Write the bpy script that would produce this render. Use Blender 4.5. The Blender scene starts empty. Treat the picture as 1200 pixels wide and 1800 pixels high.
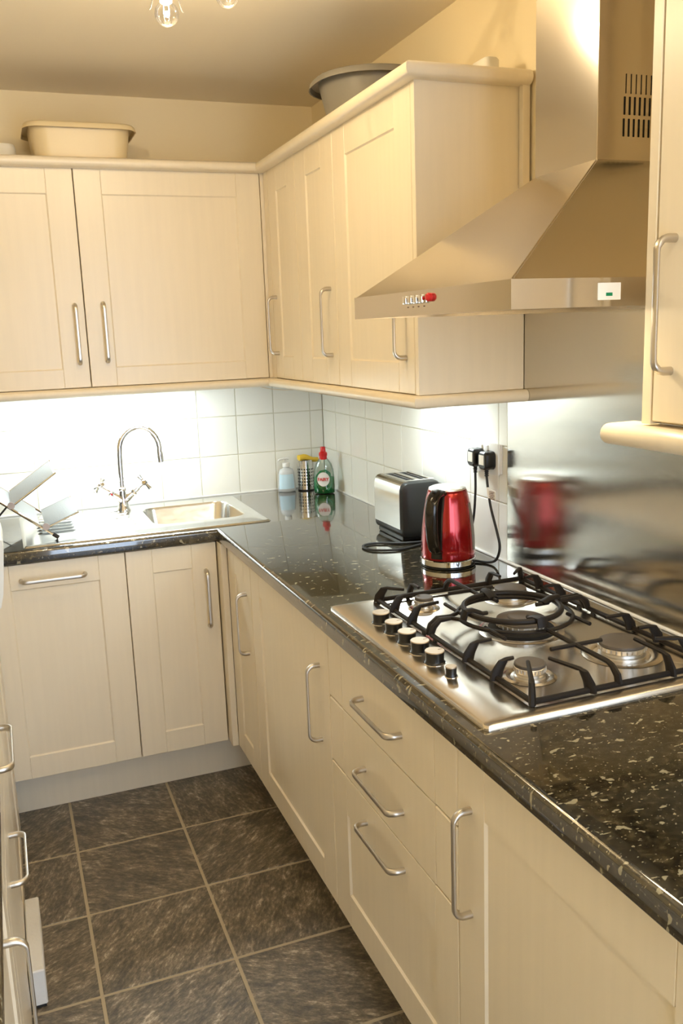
import bpy, bmesh, math, random
from mathutils import Vector, Matrix
random.seed(7)
PI = math.pi
S = bpy.context.scene
COL = S.collection
V = Vector

# ------------------------------------------------------------------ camera
CAM = V((-1.22597, -3.41524, 1.53515)); YAW, PITCH, ROLL, FPX = -0.36169, -0.20173, -0.03667, 1563.964
_f = V((-math.sin(YAW)*math.cos(PITCH), math.cos(YAW)*math.cos(PITCH), math.sin(PITCH)))
_r = V((math.cos(YAW), math.sin(YAW), 0)); _u = _r.cross(_f)
_r2 = _r*math.cos(ROLL) + _u*math.sin(ROLL); _u2 = -_r*math.sin(ROLL) + _u*math.cos(ROLL)
cd = bpy.data.cameras.new('camera'); cam = bpy.data.objects.new('camera', cd); COL.objects.link(cam)
cd.sensor_fit = 'VERTICAL'; cd.sensor_height = 36.0; cd.lens = 36.0*FPX/1800.0
cd.clip_start = 0.05; cd.clip_end = 50
m = Matrix((_r2, _u2, -_f)).transposed().to_4x4(); m.translation = CAM
cam.matrix_world = m; S.camera = cam

# ------------------------------------------------------------------ light
S.view_settings.view_transform = 'Standard'; S.view_settings.look = 'None'
S.view_settings.gamma = 1.0; S.view_settings.use_curve_mapping = False
S.view_settings.exposure = 0.0
w = bpy.data.worlds.new('room_world'); S.world = w; w.use_nodes = True
w.node_tree.nodes['Background'].inputs[0].default_value = (0.74, 0.88, 1.08, 1)
w.node_tree.nodes['Background'].inputs[1].default_value = 6.6
WARM = (1.0, 0.80, 0.50); COOL = (0.86, 0.97, 1.0)
LED_BACK_W, LED_RIGHT_W, HOOD_W = 4.6, 1.9, 1.8
def area(name, loc, sx, sy, power, col, rot=(0, 0, 0)):
    d = bpy.data.lights.new(name, 'AREA'); d.shape = 'RECTANGLE'; d.size = sx; d.size_y = sy; d.energy = power; d.color = col
    o = bpy.data.objects.new(name, d); COL.objects.link(o); o.location = loc; o.rotation_euler = rot
    return o
def point(name, loc, power, col, r=0.02):
    d = bpy.data.lights.new(name, 'POINT'); d.energy = power; d.color = col; d.shadow_soft_size = r
    o = bpy.data.objects.new(name, d); COL.objects.link(o); o.location = loc
    return o

# ------------------------------------------------------------------ materials
def mat(name, col, rough=0.5, metal=0.0, **k):
    m = bpy.data.materials.new(name); m.use_nodes = True
    b = m.node_tree.nodes['Principled BSDF']
    b.inputs['Base Color'].default_value = (*col, 1); b.inputs['Roughness'].default_value = rough; b.inputs['Metallic'].default_value = metal
    for n, v in k.items():
        b.inputs[n.replace('_', ' ')].default_value = v
    return m
def nodes(m): return m.node_tree.nodes, m.node_tree.links, m.node_tree.nodes['Principled BSDF']
def tex(m, kind, scale, stretch=(1, 1, 1), **k):
    N, L, b = nodes(m)
    tc = N.new('ShaderNodeTexCoord'); mp = N.new('ShaderNodeMapping'); mp.inputs['Scale'].default_value = stretch
    t = N.new(kind); t.inputs['Scale'].default_value = scale
    for n, v in k.items(): t.inputs[n].default_value = v
    L.new(tc.outputs['Object'], mp.inputs['Vector']); L.new(mp.outputs['Vector'], t.inputs['Vector'])
    return t
def ramp(m, src, stops):
    N, L, b = nodes(m); r = N.new('ShaderNodeValToRGB'); e = r.color_ramp.elements
    while len(e) < len(stops): e.new(0.5)
    for el, (p, c) in zip(e, stops): el.position = p; el.color = (*c, 1) if len(c) == 3 else c
    L.new(src, r.inputs['Fac']); return r
def bump(m, src, strength, dist=0.002):
    N, L, b = nodes(m); bp = N.new('ShaderNodeBump'); bp.inputs['Strength'].default_value = strength; bp.inputs['Distance'].default_value = dist
    L.new(src, bp.inputs['Height']); L.new(bp.outputs['Normal'], b.inputs['Normal']); return bp
def mix(m, fac, a, bcol):
    N, L, b = nodes(m); x = N.new('ShaderNodeMix'); x.data_type = 'RGBA'
    if hasattr(fac, 'node'): L.new(fac, x.inputs[0])
    else: x.inputs[0].default_value = fac
    for s, i in ((a, 6), (bcol, 7)):
        if hasattr(s, 'node'): L.new(s, x.inputs[i])
        else: x.inputs[i].default_value = (*s, 1)
    return x.outputs[2]

def cream_mat(name, col, rough):
    m = mat(name, col, rough); N, L, b = nodes(m)
    n = tex(m, 'ShaderNodeTexNoise', 60, (1, 1, 0.06), Detail=4.0)
    r = ramp(m, n.outputs['Fac'], [(0.3, tuple(c*0.965 for c in col)), (0.7, col)])
    L.new(r.outputs['Color'], b.inputs['Base Color']); bump(m, n.outputs['Fac'], 0.05, 0.001)
    return m
M = {}
M['cream'] = cream_mat('cream_woodgrain_foil', (0.83, 0.73, 0.56), 0.30)
M['carcass'] = mat('cream_carcass', (0.80, 0.68, 0.48), 0.5)
M['wall'] = mat('magnolia_paint', (0.86, 0.73, 0.48), 0.75)
t = tex(M['wall'], 'ShaderNodeTexNoise', 90, Detail=3.0); bump(M['wall'], t.outputs['Fac'], 0.12, 0.002)
M['ceiling'] = mat('ceiling_paint', (0.88, 0.78, 0.60), 0.8)
t = tex(M['ceiling'], 'ShaderNodeTexNoise', 60, Detail=3.0); bump(M['ceiling'], t.outputs['Fac'], 0.1, 0.002)
M['tile'] = mat('white_glazed_tile', (0.90, 0.90, 0.83), 0.2)
t = tex(M['tile'], 'ShaderNodeTexNoise', 28, Detail=2.0); bump(M['tile'], t.outputs['Fac'], 0.10, 0.003)
M['grout'] = mat('pale_grout', (0.70, 0.68, 0.56), 0.85)
M['floor_grout'] = mat('tan_grout', (0.44, 0.37, 0.26), 0.9)
m = M['slate'] = mat('slate_tile', (0.05, 0.045, 0.035), 0.28, Specular_IOR_Level=0.8); N, L, b = nodes(m)
oi = N.new('ShaderNodeObjectInfo'); tc = N.new('ShaderNodeTexCoord'); va = N.new('ShaderNodeVectorMath'); va.operation = 'ADD'
vr = N.new('ShaderNodeVectorRotate'); vr.rotation_type = 'Z_AXIS'
sc = N.new('ShaderNodeMath'); sc.operation = 'MULTIPLY'; sc.inputs[1].default_value = 37.0
an = N.new('ShaderNodeMath'); an.operation = 'MULTIPLY'; an.inputs[1].default_value = 3.0
L.new(oi.outputs['Random'], sc.inputs[0]); L.new(oi.outputs['Random'], an.inputs[0])
L.new(tc.outputs['Object'], vr.inputs['Vector']); L.new(an.outputs[0], vr.inputs['Angle'])
L.new(vr.outputs[0], va.inputs[0]); L.new(sc.outputs[0], va.inputs[1])
mp = N.new('ShaderNodeMapping'); mp.inputs['Scale'].default_value = (1, 2.3, 1); L.new(va.outputs[0], mp.inputs['Vector'])
n1 = N.new('ShaderNodeTexNoise'); n1.inputs['Scale'].default_value = 10; n1.inputs['Detail'].default_value = 12; n1.inputs['Roughness'].default_value = 0.76; n1.inputs['Distortion'].default_value = 0.15
L.new(mp.outputs[0], n1.inputs['Vector'])
n2 = N.new('ShaderNodeTexNoise'); n2.inputs['Scale'].default_value = 46; n2.inputs['Detail'].default_value = 6; n2.inputs['Roughness'].default_value = 0.7; L.new(mp.outputs[0], n2.inputs['Vector'])
cm = N.new('ShaderNodeMath'); cm.operation = 'MULTIPLY_ADD'; cm.inputs[1].default_value = 0.55; L.new(n2.outputs['Fac'], cm.inputs[0])
hm = N.new('ShaderNodeMath'); hm.operation = 'MULTIPLY'; hm.inputs[1].default_value = 0.62; L.new(n1.outputs['Fac'], hm.inputs[0]); L.new(hm.outputs[0], cm.inputs[2])
r = ramp(m, cm.outputs[0], [(0.47, (0.040, 0.031, 0.018)), (0.57, (0.105, 0.082, 0.050)), (0.65, (0.22, 0.175, 0.115)), (0.74, (0.58, 0.49, 0.37))])
L.new(r.outputs['Color'], b.inputs['Base Color']); bump(m, cm.outputs[0], 0.5, 0.006)
# black worktop laminate with pale flecks
m = M['worktop'] = mat('black_granite_laminate', (0.012, 0.010, 0.008), 0.12); N, L, b = nodes(m)
v1 = tex(m, 'ShaderNodeTexNoise', 55, (1, 1.5, 1), Detail=6.0, Roughness=0.65, Distortion=0.5)
v2 = tex(m, 'ShaderNodeTexNoise', 48, (1, 1.6, 1), Detail=3.0, Roughness=0.45, Distortion=0.3)
v3 = tex(m, 'ShaderNodeTexNoise', 150, (1, 1.4, 1), Detail=2.0)
c1 = ramp(m, v1.outputs['Fac'], [(0.42, (0.003, 0.0025, 0.0013)), (0.55, (0.024, 0.018, 0.008)), (0.66, (0.085, 0.066, 0.034))])
c2 = ramp(m, v2.outputs['Fac'], [(0.638, (0, 0, 0)), (0.665, (1, 1, 1))])
c3 = ramp(m, v3.outputs['Fac'], [(0.65, (0, 0, 0)), (0.70, (0.8, 0.8, 0.8))])
mm = N.new('ShaderNodeMath'); mm.operation = 'MAXIMUM'; L.new(c2.outputs['Color'], mm.inputs[0]); L.new(c3.outputs['Color'], mm.inputs[1])
L.new(mix(m, mm.outputs[0], c1.outputs['Color'], (0.30, 0.27, 0.18)), b.inputs['Base Color'])
b.inputs['Specular IOR Level'].default_value = 0.5; b.inputs['Coat Weight'].default_value = 1.0; b.inputs['Coat Roughness'].default_value = 0.04; b.inputs['Coat IOR'].default_value = 1.75
# metals
def brushed(name, col, rough, stretch, aniso=0.0, rot=0.0):
    m = mat(name, col, rough, 1.0); N, L, b = nodes(m)
    n = tex(m, 'ShaderNodeTexNoise', 40, stretch, Detail=4.0)
    r = ramp(m, n.outputs['Fac'], [(0.3, (rough*0.8,)*3), (0.7, (rough*1.2,)*3)]); L.new(r.outputs['Color'], b.inputs['Roughness'])
    if aniso:
        b.inputs['Anisotropic'].default_value = aniso
        tg = N.new('ShaderNodeTangent'); tg.direction_type = 'RADIAL'; tg.axis = 'Z'; L.new(tg.outputs[0], b.inputs['Tangent']); b.inputs['Anisotropic Rotation'].default_value = rot
    return m
M['steel'] = brushed('brushed_steel', (0.66, 0.60, 0.52), 0.30, (1, 1, 30))
M['hood'] = brushed('hood_steel', (0.64, 0.59, 0.52), 0.16, (6, 6, 120), 0.6, 0.25)
M['splash'] = brushed('splashback_steel', (0.62, 0.60, 0.55), 0.15, (1, 1, 40), 0.9, 0.0)
M['hob'] = mat('hob_steel', (0.68, 0.62, 0.54), 0.23, 1.0)
M['sink'] = brushed('sink_steel', (0.74, 0.74, 0.72), 0.18, (1, 20, 1))
M['chrome'] = mat('chrome', (0.78, 0.78, 0.78), 0.05, 1.0)
M['handle'] = mat('satin_nickel', (0.58, 0.54, 0.48), 0.33, 1.0)
M['iron'] = mat('cast_iron', (0.010, 0.007, 0.005), 0.55, Specular_IOR_Level=0.28)
t = tex(M['iron'], 'ShaderNodeTexNoise', 300); bump(M['iron'], t.outputs['Fac'], 0.2, 0.001)
M['cap'] = mat('burner_cap_enamel', (0.085, 0.070, 0.055), 0.55)
M['alu'] = mat('burner_aluminium', (0.70, 0.68, 0.64), 0.35, 1.0)
M['knob_face'] = mat('champagne_knob_face', (0.50, 0.41, 0.30), 0.45, 0.8)
M['black'] = mat('black_plastic', (0.008, 0.008, 0.008), 0.28)
M['rubber'] = mat('black_rubber', (0.012, 0.012, 0.012), 0.55)
M['bronze_black'] = mat('smoky_handle_plastic', (0.012, 0.009, 0.006), 0.16)
M['dark'] = mat('dark_void', (0.004, 0.004, 0.004), 0.9)  # near-black for the flame ring; stands in for shade inside openings
M['red'] = mat('red_metallic_enamel', (0.36, 0.004, 0.006), 0.15, 0.6, Coat_Weight=0.6, Coat_Roughness=0.05)
M['redplastic'] = mat('red_plastic', (0.62, 0.015, 0.015), 0.35)
M['white'] = mat('white_plastic', (0.78, 0.78, 0.75), 0.35)
M['whiteblock'] = mat('white_painted_block', (0.72, 0.70, 0.66), 0.6)
t = tex(M['whiteblock'], 'ShaderNodeTexNoise', 120, Detail=4.0); bump(M['whiteblock'], t.outputs['Fac'], 0.5, 0.003)
M['creamplastic'] = mat('cream_plastic', (0.76, 0.62, 0.37), 0.35)
M['greyplastic'] = mat('grey_plastic', (0.21, 0.19, 0.155), 0.4)
M['toaster_grey'] = mat('dark_grey_plastic', (0.018, 0.020, 0.019), 0.4)
M['toaster_steel'] = mat('toaster_steel', (0.66, 0.65, 0.62), 0.16, 1.0)
M['yellow'] = mat('yellow_sponge_cloth', (0.80, 0.55, 0.06), 0.9)
t = tex(M['yellow'], 'ShaderNodeTexNoise', 150); bump(M['yellow'], t.outputs['Fac'], 0.6, 0.004)
M['green'] = mat('green_washing_liquid', (0.0, 0.17, 0.035), 0.08, Coat_Weight=0.5)
M['greenlabel'] = mat('green_label', (0.0, 0.22, 0.08), 0.4)
M['bluelabel'] = mat('pale_blue_label', (0.55, 0.75, 0.88), 0.4)
M['paper'] = mat('paper_label', (0.80, 0.76, 0.66), 0.6)
M['ink'] = mat('print_ink', (0.20, 0.12, 0.08), 0.6)
M['pivot'] = mat('bronze_pivot', (0.30, 0.23, 0.18), 0.35, 0.9)
M['copper'] = mat('copper_socket', (0.75, 0.26, 0.08), 0.3, 0.6)
M['socketcream'] = mat('socket_plastic', (0.74, 0.70, 0.64), 0.4)
def clear(name, tint, amt=0.12, rough=0.03):
    m = bpy.data.materials.new(name); m.use_nodes = True; N, L = m.node_tree.nodes, m.node_tree.links
    N.remove(N['Principled BSDF']); out = N['Material Output']
    tr = N.new('ShaderNodeBsdfTransparent'); tr.inputs[0].default_value = (*tint, 1)
    gl = N.new('ShaderNodeBsdfGlossy'); gl.inputs['Roughness'].default_value = rough
    lw = N.new('ShaderNodeLayerWeight'); lw.inputs['Blend'].default_value = 0.25
    mx = N.new('ShaderNodeMath'); mx.operation = 'MULTIPLY_ADD'; mx.inputs[1].default_value = 0.6; mx.inputs[2].default_value = amt*0.4
    L.new(lw.outputs['Fresnel'], mx.inputs[0])
    ms = N.new('ShaderNodeMixShader'); L.new(mx.outputs[0], ms.inputs[0]); L.new(tr.outputs[0], ms.inputs[1]); L.new(gl.outputs[0], ms.inputs[2])
    L.new(ms.outputs[0], out.inputs['Surface']); return m
M['glass'] = clear('clear_glass', (0.97, 0.97, 0.97))
M['clearplastic'] = clear('clear_plastic', (0.86, 0.93, 0.90), 0.2, 0.12)
M['milkplastic'] = mat('milky_plastic', (0.82, 0.86, 0.88), 0.25, Transmission_Weight=0.35)
def emit(name, col, s):
    m = bpy.data.materials.new(name); m.use_nodes = True; N, L = m.node_tree.nodes, m.node_tree.links
    N.remove(N['Principled BSDF']); e = N.new('ShaderNodeEmission'); e.inputs[0].default_value = (*col, 1); e.inputs[1].default_value = s
    L.new(e.outputs[0], N['Material Output'].inputs['Surface']); return m
M['filament'] = emit('lamp_filament', (1.0, 0.86, 0.62), 60)
M['diffuser'] = emit('led_diffuser', COOL, 10)
M['hooddiffuser'] = emit('hood_lamp_glow', (1.0, 0.80, 0.52), 7)
m = M['rackmesh'] = mat('perforated_steel', (0.36, 0.37, 0.38), 0.42, 0.9); t = tex(m, 'ShaderNodeTexVoronoi', 260); bump(m, t.outputs['Distance'], 0.25, 0.002)

# ------------------------------------------------------------------ mesh helpers
def new(): return bmesh.new()
def box(bm, a, b, bev=0.0, seg=1):
    a, b = V(a), V(b); lo = V(map(min, a, b)); hi = V(map(max, a, b))
    r = bmesh.ops.create_cube(bm, size=1.0, matrix=Matrix.Translation((lo+hi)/2) @ Matrix.Diagonal((*(hi-lo), 1)))
    if bev > 0:
        es = list({e for v in r['verts'] for e in v.link_edges})
        bmesh.ops.bevel(bm, geom=es, offset=bev, segments=seg, affect='EDGES', profile=0.5)
def ring_loft(bm, rings, cap=True, close=True):
    vs = [[bm.verts.new(p) for p in r] for r in rings]; n = len(vs[0])
    for i in range(len(vs)-1):
        for j in range(n if close else n-1):
            k = (j+1) % n
            bm.faces.new((vs[i][j], vs[i][k], vs[i+1][k], vs[i+1][j]))
    if cap and close:
        for r, fl in ((vs[0], True), (vs[-1], False)):
            if len(r) > 2: bm.faces.new(r[::-1] if fl else r)
    return vs
def lathe(bm, prof, c=(0, 0, 0), seg=32, axis='Z', sx=1.0, sy=1.0, cap=True):
    c = V(c); rings = []
    for r, h in prof:
        ring = []
        for k in range(seg):
            a = 2*PI*k/seg; x, y = r*math.cos(a)*sx, r*math.sin(a)*sy
            p = V((x, y, h)) if axis == 'Z' else (V((h, x, y)) if axis == 'X' else V((y, h, x)))
            ring.append(c+p)
        rings.append(ring)
    ring_loft(bm, rings, cap)
def frames(pts, up=V((0, 0, 1))):
    out = []
    for i, p in enumerate(pts):
        t = (pts[min(i+1, len(pts)-1)] - pts[max(i-1, 0)]).normalized()
        s = t.cross(up)
        if s.length < 1e-4: s = t.cross(V((0, 1, 0)) if abs(t.y) < .9 else V((1, 0, 0)))
        s.normalize(); out.append((t, s, s.cross(t).normalized()))
    return out
def tube(bm, pts, r, seg=10, cap=True):
    pts = [V(p) for p in pts]; rs = r if isinstance(r, (list, tuple)) else [r]*len(pts)
    # parallel transport
    t0 = (pts[1]-pts[0]).normalized(); s = t0.cross(V((0, 0, 1)))
    if s.length < 1e-3: s = t0.cross(V((0, 1, 0)))
    s.normalize(); rings = []
    for i, p in enumerate(pts):
        t = (pts[min(i+1, len(pts)-1)] - pts[max(i-1, 0)]).normalized()
        s = (s - t*s.dot(t)).normalized(); n = t.cross(s)
        rings.append([p + (s*math.cos(2*PI*k/seg) + n*math.sin(2*PI*k/seg))*rs[i] for k in range(seg)])
    ring_loft(bm, rings, cap)
def bar(bm, pts, w, h, up=V((0, 0, 1))):
    """rectangular bar with softened edges along a polyline; w, h may be lists"""
    pts = [V(p) for p in pts]; ws = w if isinstance(w, (list, tuple)) else [w]*len(pts); hs = h if isinstance(h, (list, tuple)) else [h]*len(pts)
    rings = []
    for p, (t, s, n), a, b in zip(pts, frames(pts, up), ws, hs):
        q = 0.3
        oct_ = [(-.5, -.5+q), (-.5+q, -.5), (.5-q, -.5), (.5, -.5+q), (.5, .5-q), (.5-q, .5), (-.5+q, .5), (-.5, .5-q)]
        rings.append([p + s*(x*a) + n*(y*b) for x, y in oct_])
    ring_loft(bm, rings)
def arc(c, r, a0, a1, n, z=None):
    return [V((c[0]+r*math.cos(a0+(a1-a0)*k/n), c[1]+r*math.sin(a0+(a1-a0)*k/n), c[2] if z is None else z)) for k in range(n+1)]
def torus(bm, c, R, r, seg=48, s2=10):
    rings = []
    for k in range(seg):
        a = 2*PI*k/seg; d = V((math.cos(a), math.sin(a), 0))
        rings.append([V(c)+d*(R+r*math.cos(2*PI*j/s2))+V((0, 0, r*math.sin(2*PI*j/s2))) for j in range(s2)])
    vs = [[bm.verts.new(p) for p in q] for q in rings]
    for i in range(seg):
        for j in range(s2):
            a, b = (i+1) % seg, (j+1) % s2
            bm.faces.new((vs[i][j], vs[a][j], vs[a][b], vs[i][b]))
def rrect(cx, cy, hx, hy, r, z, n=6):
    pts = []
    for (sx, sy, a0) in ((1, 1, 0), (-1, 1, PI/2), (-1, -1, PI), (1, -1, 1.5*PI)):
        for k in range(n+1):
            a = a0 + PI/2*k/n; pts.append(V((cx+sx*(hx-r)+r*math.cos(a), cy+sy*(hy-r)+r*math.sin(a), z)))
    return pts
def smooth_path(pts, n=6):
    """Catmull-Rom through the points"""
    p = [V(q) for q in pts]; p = [p[0]*2-p[1]] + p + [p[-1]*2-p[-2]]; out = []
    for i in range(1, len(p)-2):
        for k in range(n):
            t = k/n
            out.append(0.5*((2*p[i]) + (p[i+1]-p[i-1])*t + (2*p[i-1]-5*p[i]+4*p[i+1]-p[i+2])*t*t + (3*p[i]-p[i-1]-3*p[i+1]+p[i+2])*t**3))
    out.append(p[-2]); return out

ORIG = {}
def thing(name, label, cat, loc=(0, 0, 0), group=None):
    o = bpy.data.objects.new(name, None); COL.objects.link(o); o.location = loc; o.empty_display_size = 0.05
    o['label'] = label; o['category'] = cat
    if group: o['group'] = group
    ORIG[o.name] = V(loc); return o
def origin(o): return ORIG.get(o.name, V((0, 0, 0)))
def to_mesh(name, bm, m, smooth=35):
    bmesh.ops.recalc_face_normals(bm, faces=bm.faces)
    me = bpy.data.meshes.new(name); bm.to_mesh(me); bm.free()
    for x in (m if isinstance(m, list) else [m]): me.materials.append(x)
    if smooth:
        me.polygons.foreach_set('use_smooth', [True]*len(me.polygons)); me.set_sharp_from_angle(angle=math.radians(smooth))
    return me
def part(name, bm, m, parent=None, smooth=35, label=None, **props):
    """bm is in world coordinates; the part's origin is its thing's base"""
    if parent is not None: bmesh.ops.translate(bm, vec=-origin(parent), verts=bm.verts)
    o = bpy.data.objects.new(name, to_mesh(name, bm, m, smooth)); COL.objects.link(o)
    if parent is not None:
        o.parent = parent; ORIG[o.name] = origin(parent)
    if label: o['label'] = label
    for k, v in props.items(): o[k] = v
    return o
def solo(name, bm, m, label, cat, group=None, smooth=35):
    o = part(name, bm, m, None, smooth, label); o['category'] = cat
    if group: o['group'] = group
    return o
def struct(name, bm, m, smooth=35):
    return part(name, bm, m, None, smooth, kind='structure')
def inst(name, me, loc, parent, rot=None):
    o = bpy.data.objects.new(name, me); COL.objects.link(o)
    o.parent = parent; o.location = V(loc) - origin(parent)
    if rot is not None: o.rotation_euler = rot
    return o

# ------------------------------------------------------------------ room shell
XL, YF, ZC = -1.89, -4.1, 2.372
bm = new(); box(bm, (XL-.1, YF, -.1), (.1, .1, -.0014)); floor = struct('floor', bm, M['floor_grout'])
bm = new(); box(bm, (XL-.1, YF, ZC), (.1, .1, ZC+.1)); struct('ceiling', bm, M['ceiling'])
bm = new(); box(bm, (XL-.1, .007, 0), (.1, .1, ZC)); wall_back = struct('wall_back', bm, M['wall'])
bm = new(); box(bm, (.007, YF, 0), (.1, .007, ZC)); wall_right = struct('wall_right', bm, M['wall'])
bm = new(); box(bm, (XL-.1, YF, 0), (XL, .007, ZC)); wall_left = struct('wall_left', bm, M['wall'])
bm = new(); box(bm, (XL, YF, 0), (-1.0, YF+.1, ZC)); box(bm, (-1.0, YF, 2.1), (.007, YF+.1, ZC)); struct('wall_front', bm, M['wall'])   # unseen wall; doorway shaped to keep cool light off the right run
# floor tiles: each its own plate, shared meshes
FT, FX, FY, G = .3273, -1.143, -.812, .0075
def plate(name, w, h, d, bev, m):
    bm = new(); box(bm, (-w/2, -h/2, -d), (w/2, h/2, 0), bev, 2); return to_mesh(name, bm, m, None)
ftm = plate('floor_tile', FT-G, FT-G, .012, .0022, M['slate'])
for i in (-1, 0, 1):
    for j in range(-1, 9):
        inst('tile', ftm, (FX+(i+.5)*FT, FY-(j-.5)*FT, random.uniform(-.0006, .0006)), floor)
# wall tiles
TW, TG = .1531, .003
ZROW = [(.912, 1.0673), (1.0673, 1.2204), (1.2204, 1.3735)]
def grout_bed(parent, a, b): bm = new(); box(bm, a, b); part('grout', bm, M['grout'], parent)
grout_bed(wall_back, (XL, .0065, .90), (0, .0025, 1.375)); grout_bed(wall_right, (.0065, -1.416, .90), (.0025, 0.0025, 1.375))
cache = {}
def wall_tile(parent, a0, a1, z0, z1, side):
    w, h = a1-a0-TG, z1-z0-TG
    if w < .01: return
    key = (round(w, 3), round(h, 3))
    if key not in cache: cache[key] = plate('tile', w, h, .006, .0014, M['tile'])
    rot = (PI/2, 0, 0) if side == 'back' else (PI/2, 0, -PI/2)
    c = (a0+a1)/2; z = (z0+z1)/2
    o = inst('tile', cache[key], (c, 0, z) if side == 'back' else (0, c, z), parent, rot)
xs = [0, -.0546]
while xs[-1] > XL: xs.append(max(xs[-1]-TW, XL))
ys = [0, -.145]
while ys[-1] > -1.41: ys.append(max(ys[-1]-TW, -1.4155))
for z0, z1 in ZROW:
    for a, b in zip(xs, xs[1:]): wall_tile(wall_back, b, a, z0, z1, 'back')
    for a, b in zip(ys, ys[1:]): wall_tile(wall_right, b, a, z0, z1, 'right')

# ------------------------------------------------------------------ cabinet kit
def basis(kind):      # columns: u (along), w (outward), v (up)
    return {'back': (V((1, 0, 0)), V((0, -1, 0))), 'right': (V((0, -1, 0)), V((-1, 0, 0))), 'left': (V((0, 1, 0)), V((1, 0, 0)))}[kind]
HL = .190
def handle_mesh():
    bm = new(); path = []; n = 6
    half = []
    for w_ in (0, .006, .013): half.append((HL/2, w_, .0066, .0066))
    for k in range(1, n+1):
        a = PI/2*k/n; q = k/n
        half.append((HL/2-.018*(1-math.cos(a)), .013+.019*math.sin(a), .0066-.0006*q, .0066-.0038*q))
    half.append((HL/2-.035, .032, .0056, .0028))
    pts = [(-x, y, a, b) for x, y, a, b in half] + [(x, y, a, b) for x, y, a, b in reversed(half)]
    P = [V((x, y, 0)) for x, y, _, _ in pts]; rings = []
    for i, p in enumerate(P):
        t = (P[min(i+1, len(P)-1)]-P[max(i-1, 0)]).normalized(); s = V((-t.y, t.x, 0)); ring = []
        for k in range(14):
            a = 2*PI*k/14; ca, sa = math.cos(a), math.sin(a)
            e = 0.6 if pts[i][3] < .005 else 1.0
            ca = math.copysign(abs(ca)**e, ca); sa = math.copysign(abs(sa)**e, sa)
            ring.append(p + V((0, 0, pts[i][2]*ca)) + s*(pts[i][3]*sa))
        rings.append(ring)
    ring_loft(bm, rings); return to_mesh('handle', bm, M['handle'], 40)
HANDLE = handle_mesh()
def add_handle(parent, kind, u, v, face, vertical):
    """u = coordinate along the run, face = coordinate of the front plane"""
    U, W = basis(kind)
    pos = V((u, face, v)) if kind == 'back' else V((face, u, v))
    X = V((0, 0, 1)) if vertical else U
    R = Matrix((X, W, X.cross(W))).transposed()
    return inst('handle', HANDLE, pos, parent, R.to_euler())
def place(bm, kind, u0, v0, face):
    U, W = basis(kind); o = V((u0, face, v0)) if kind == 'back' else V((face, u0, v0))
    bm.transform(Matrix((U, W, V((0, 0, 1)))).transposed().to_4x4()); bmesh.ops.translate(bm, vec=o, verts=bm.verts)
def shaker(name, parent, kind, ua, ub, v0, v1, face, st=.083, rt=.08, rb=.075, thick=.019):
    """a framed door: stiles and rails on the door mesh, recessed panel as its sub-part. ua is the edge at local u = 0"""
    W_, H = abs(ub-ua)-.003, v1-v0-.003; bm = new(); B = .0018; D = .0045; C = .0030
    box(bm, (0, -thick, 0), (st, 0, H), B); box(bm, (W_-st, -thick, 0), (W_, 0, H), B)
    box(bm, (st, -thick, H-rt), (W_-st, 0, H), B*.6); box(bm, (st, -thick, 0), (W_-st, 0, rb), B*.6)
    u0 = ua + (.0015 if ub > ua else -.0015); place(bm, kind, u0, v0+.0015, face)
    d = part(name, bm, M['cream'], parent)
    bm = new(); e = .001
    a = [V((st-e, 0-.0008, rb-e)), V((W_-st+e, -.0008, rb-e)), V((W_-st+e, -.0008, H-rt+e)), V((st-e, -.0008, H-rt+e))]
    q = [V((st+C, -D, rb+C)), V((W_-st-C, -D, rb+C)), V((W_-st-C, -D, H-rt-C)), V((st+C, -D, H-rt-C))]
    va = [bm.verts.new(p) for p in a]; vq = [bm.verts.new(p) for p in q]; vb = [bm.verts.new(V((p.x, -thick+.002, p.z))) for p in q]
    for i in range(4):
        j = (i+1) % 4; bm.faces.new((va[i], va[j], vq[j], vq[i])); bm.faces.new((va[j], va[i], vb[i], vb[j]))
    bm.faces.new(vq); bm.faces.new(vb[::-1])
    place(bm, kind, u0, v0+.0015, face); part('panel', bm, M['cream'], d, smooth=10)
    return d
def slab(name, parent, kind, ua, ub, v0, v1, face, st=.083, thick=.019):
    W_, H = abs(ub-ua)-.003, v1-v0-.003; bm = new(); B = .0024
    box(bm, (0, -thick, 0), (st, 0, H), B); box(bm, (st, -thick, 0), (W_-st, 0, H), .0006); box(bm, (W_-st, -thick, 0), (W_, 0, H), B)
    place(bm, kind, ua + (.0015 if ub > ua else -.0015), v0+.0015, face); return part(name, bm, M['cream'], parent)
def carcass(parent, kind, ua, ub, v0, v1, face, depth, open_top=False):
    """box of sides, back, shelf, top and bottom behind the doors"""
    f = -.021; W_, H, T = abs(ub-ua)-.001, v1-v0, .018; bm = new()
    box(bm, (0, f-depth, 0), (T, f, H)); box(bm, (W_-T, f-depth, 0), (W_, f, H)); box(bm, (T, f-depth, 0), (W_-T, f, T))
    box(bm, (T, f-depth, T), (W_-T, f-depth+.008, H))
    if not open_top: box(bm, (T, f-depth, H-T), (W_-T, f, H))
    place(bm, kind, ua, v0, face); return part('carcass', bm, M['carcass'], parent)

ZD0, ZD1 = .155, .866      # base doors
FR, FB, FLF = -.58, -.585, -1.302   # door face planes: right run, back run, left run
PLY, PLX = -.492, -.492
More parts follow.
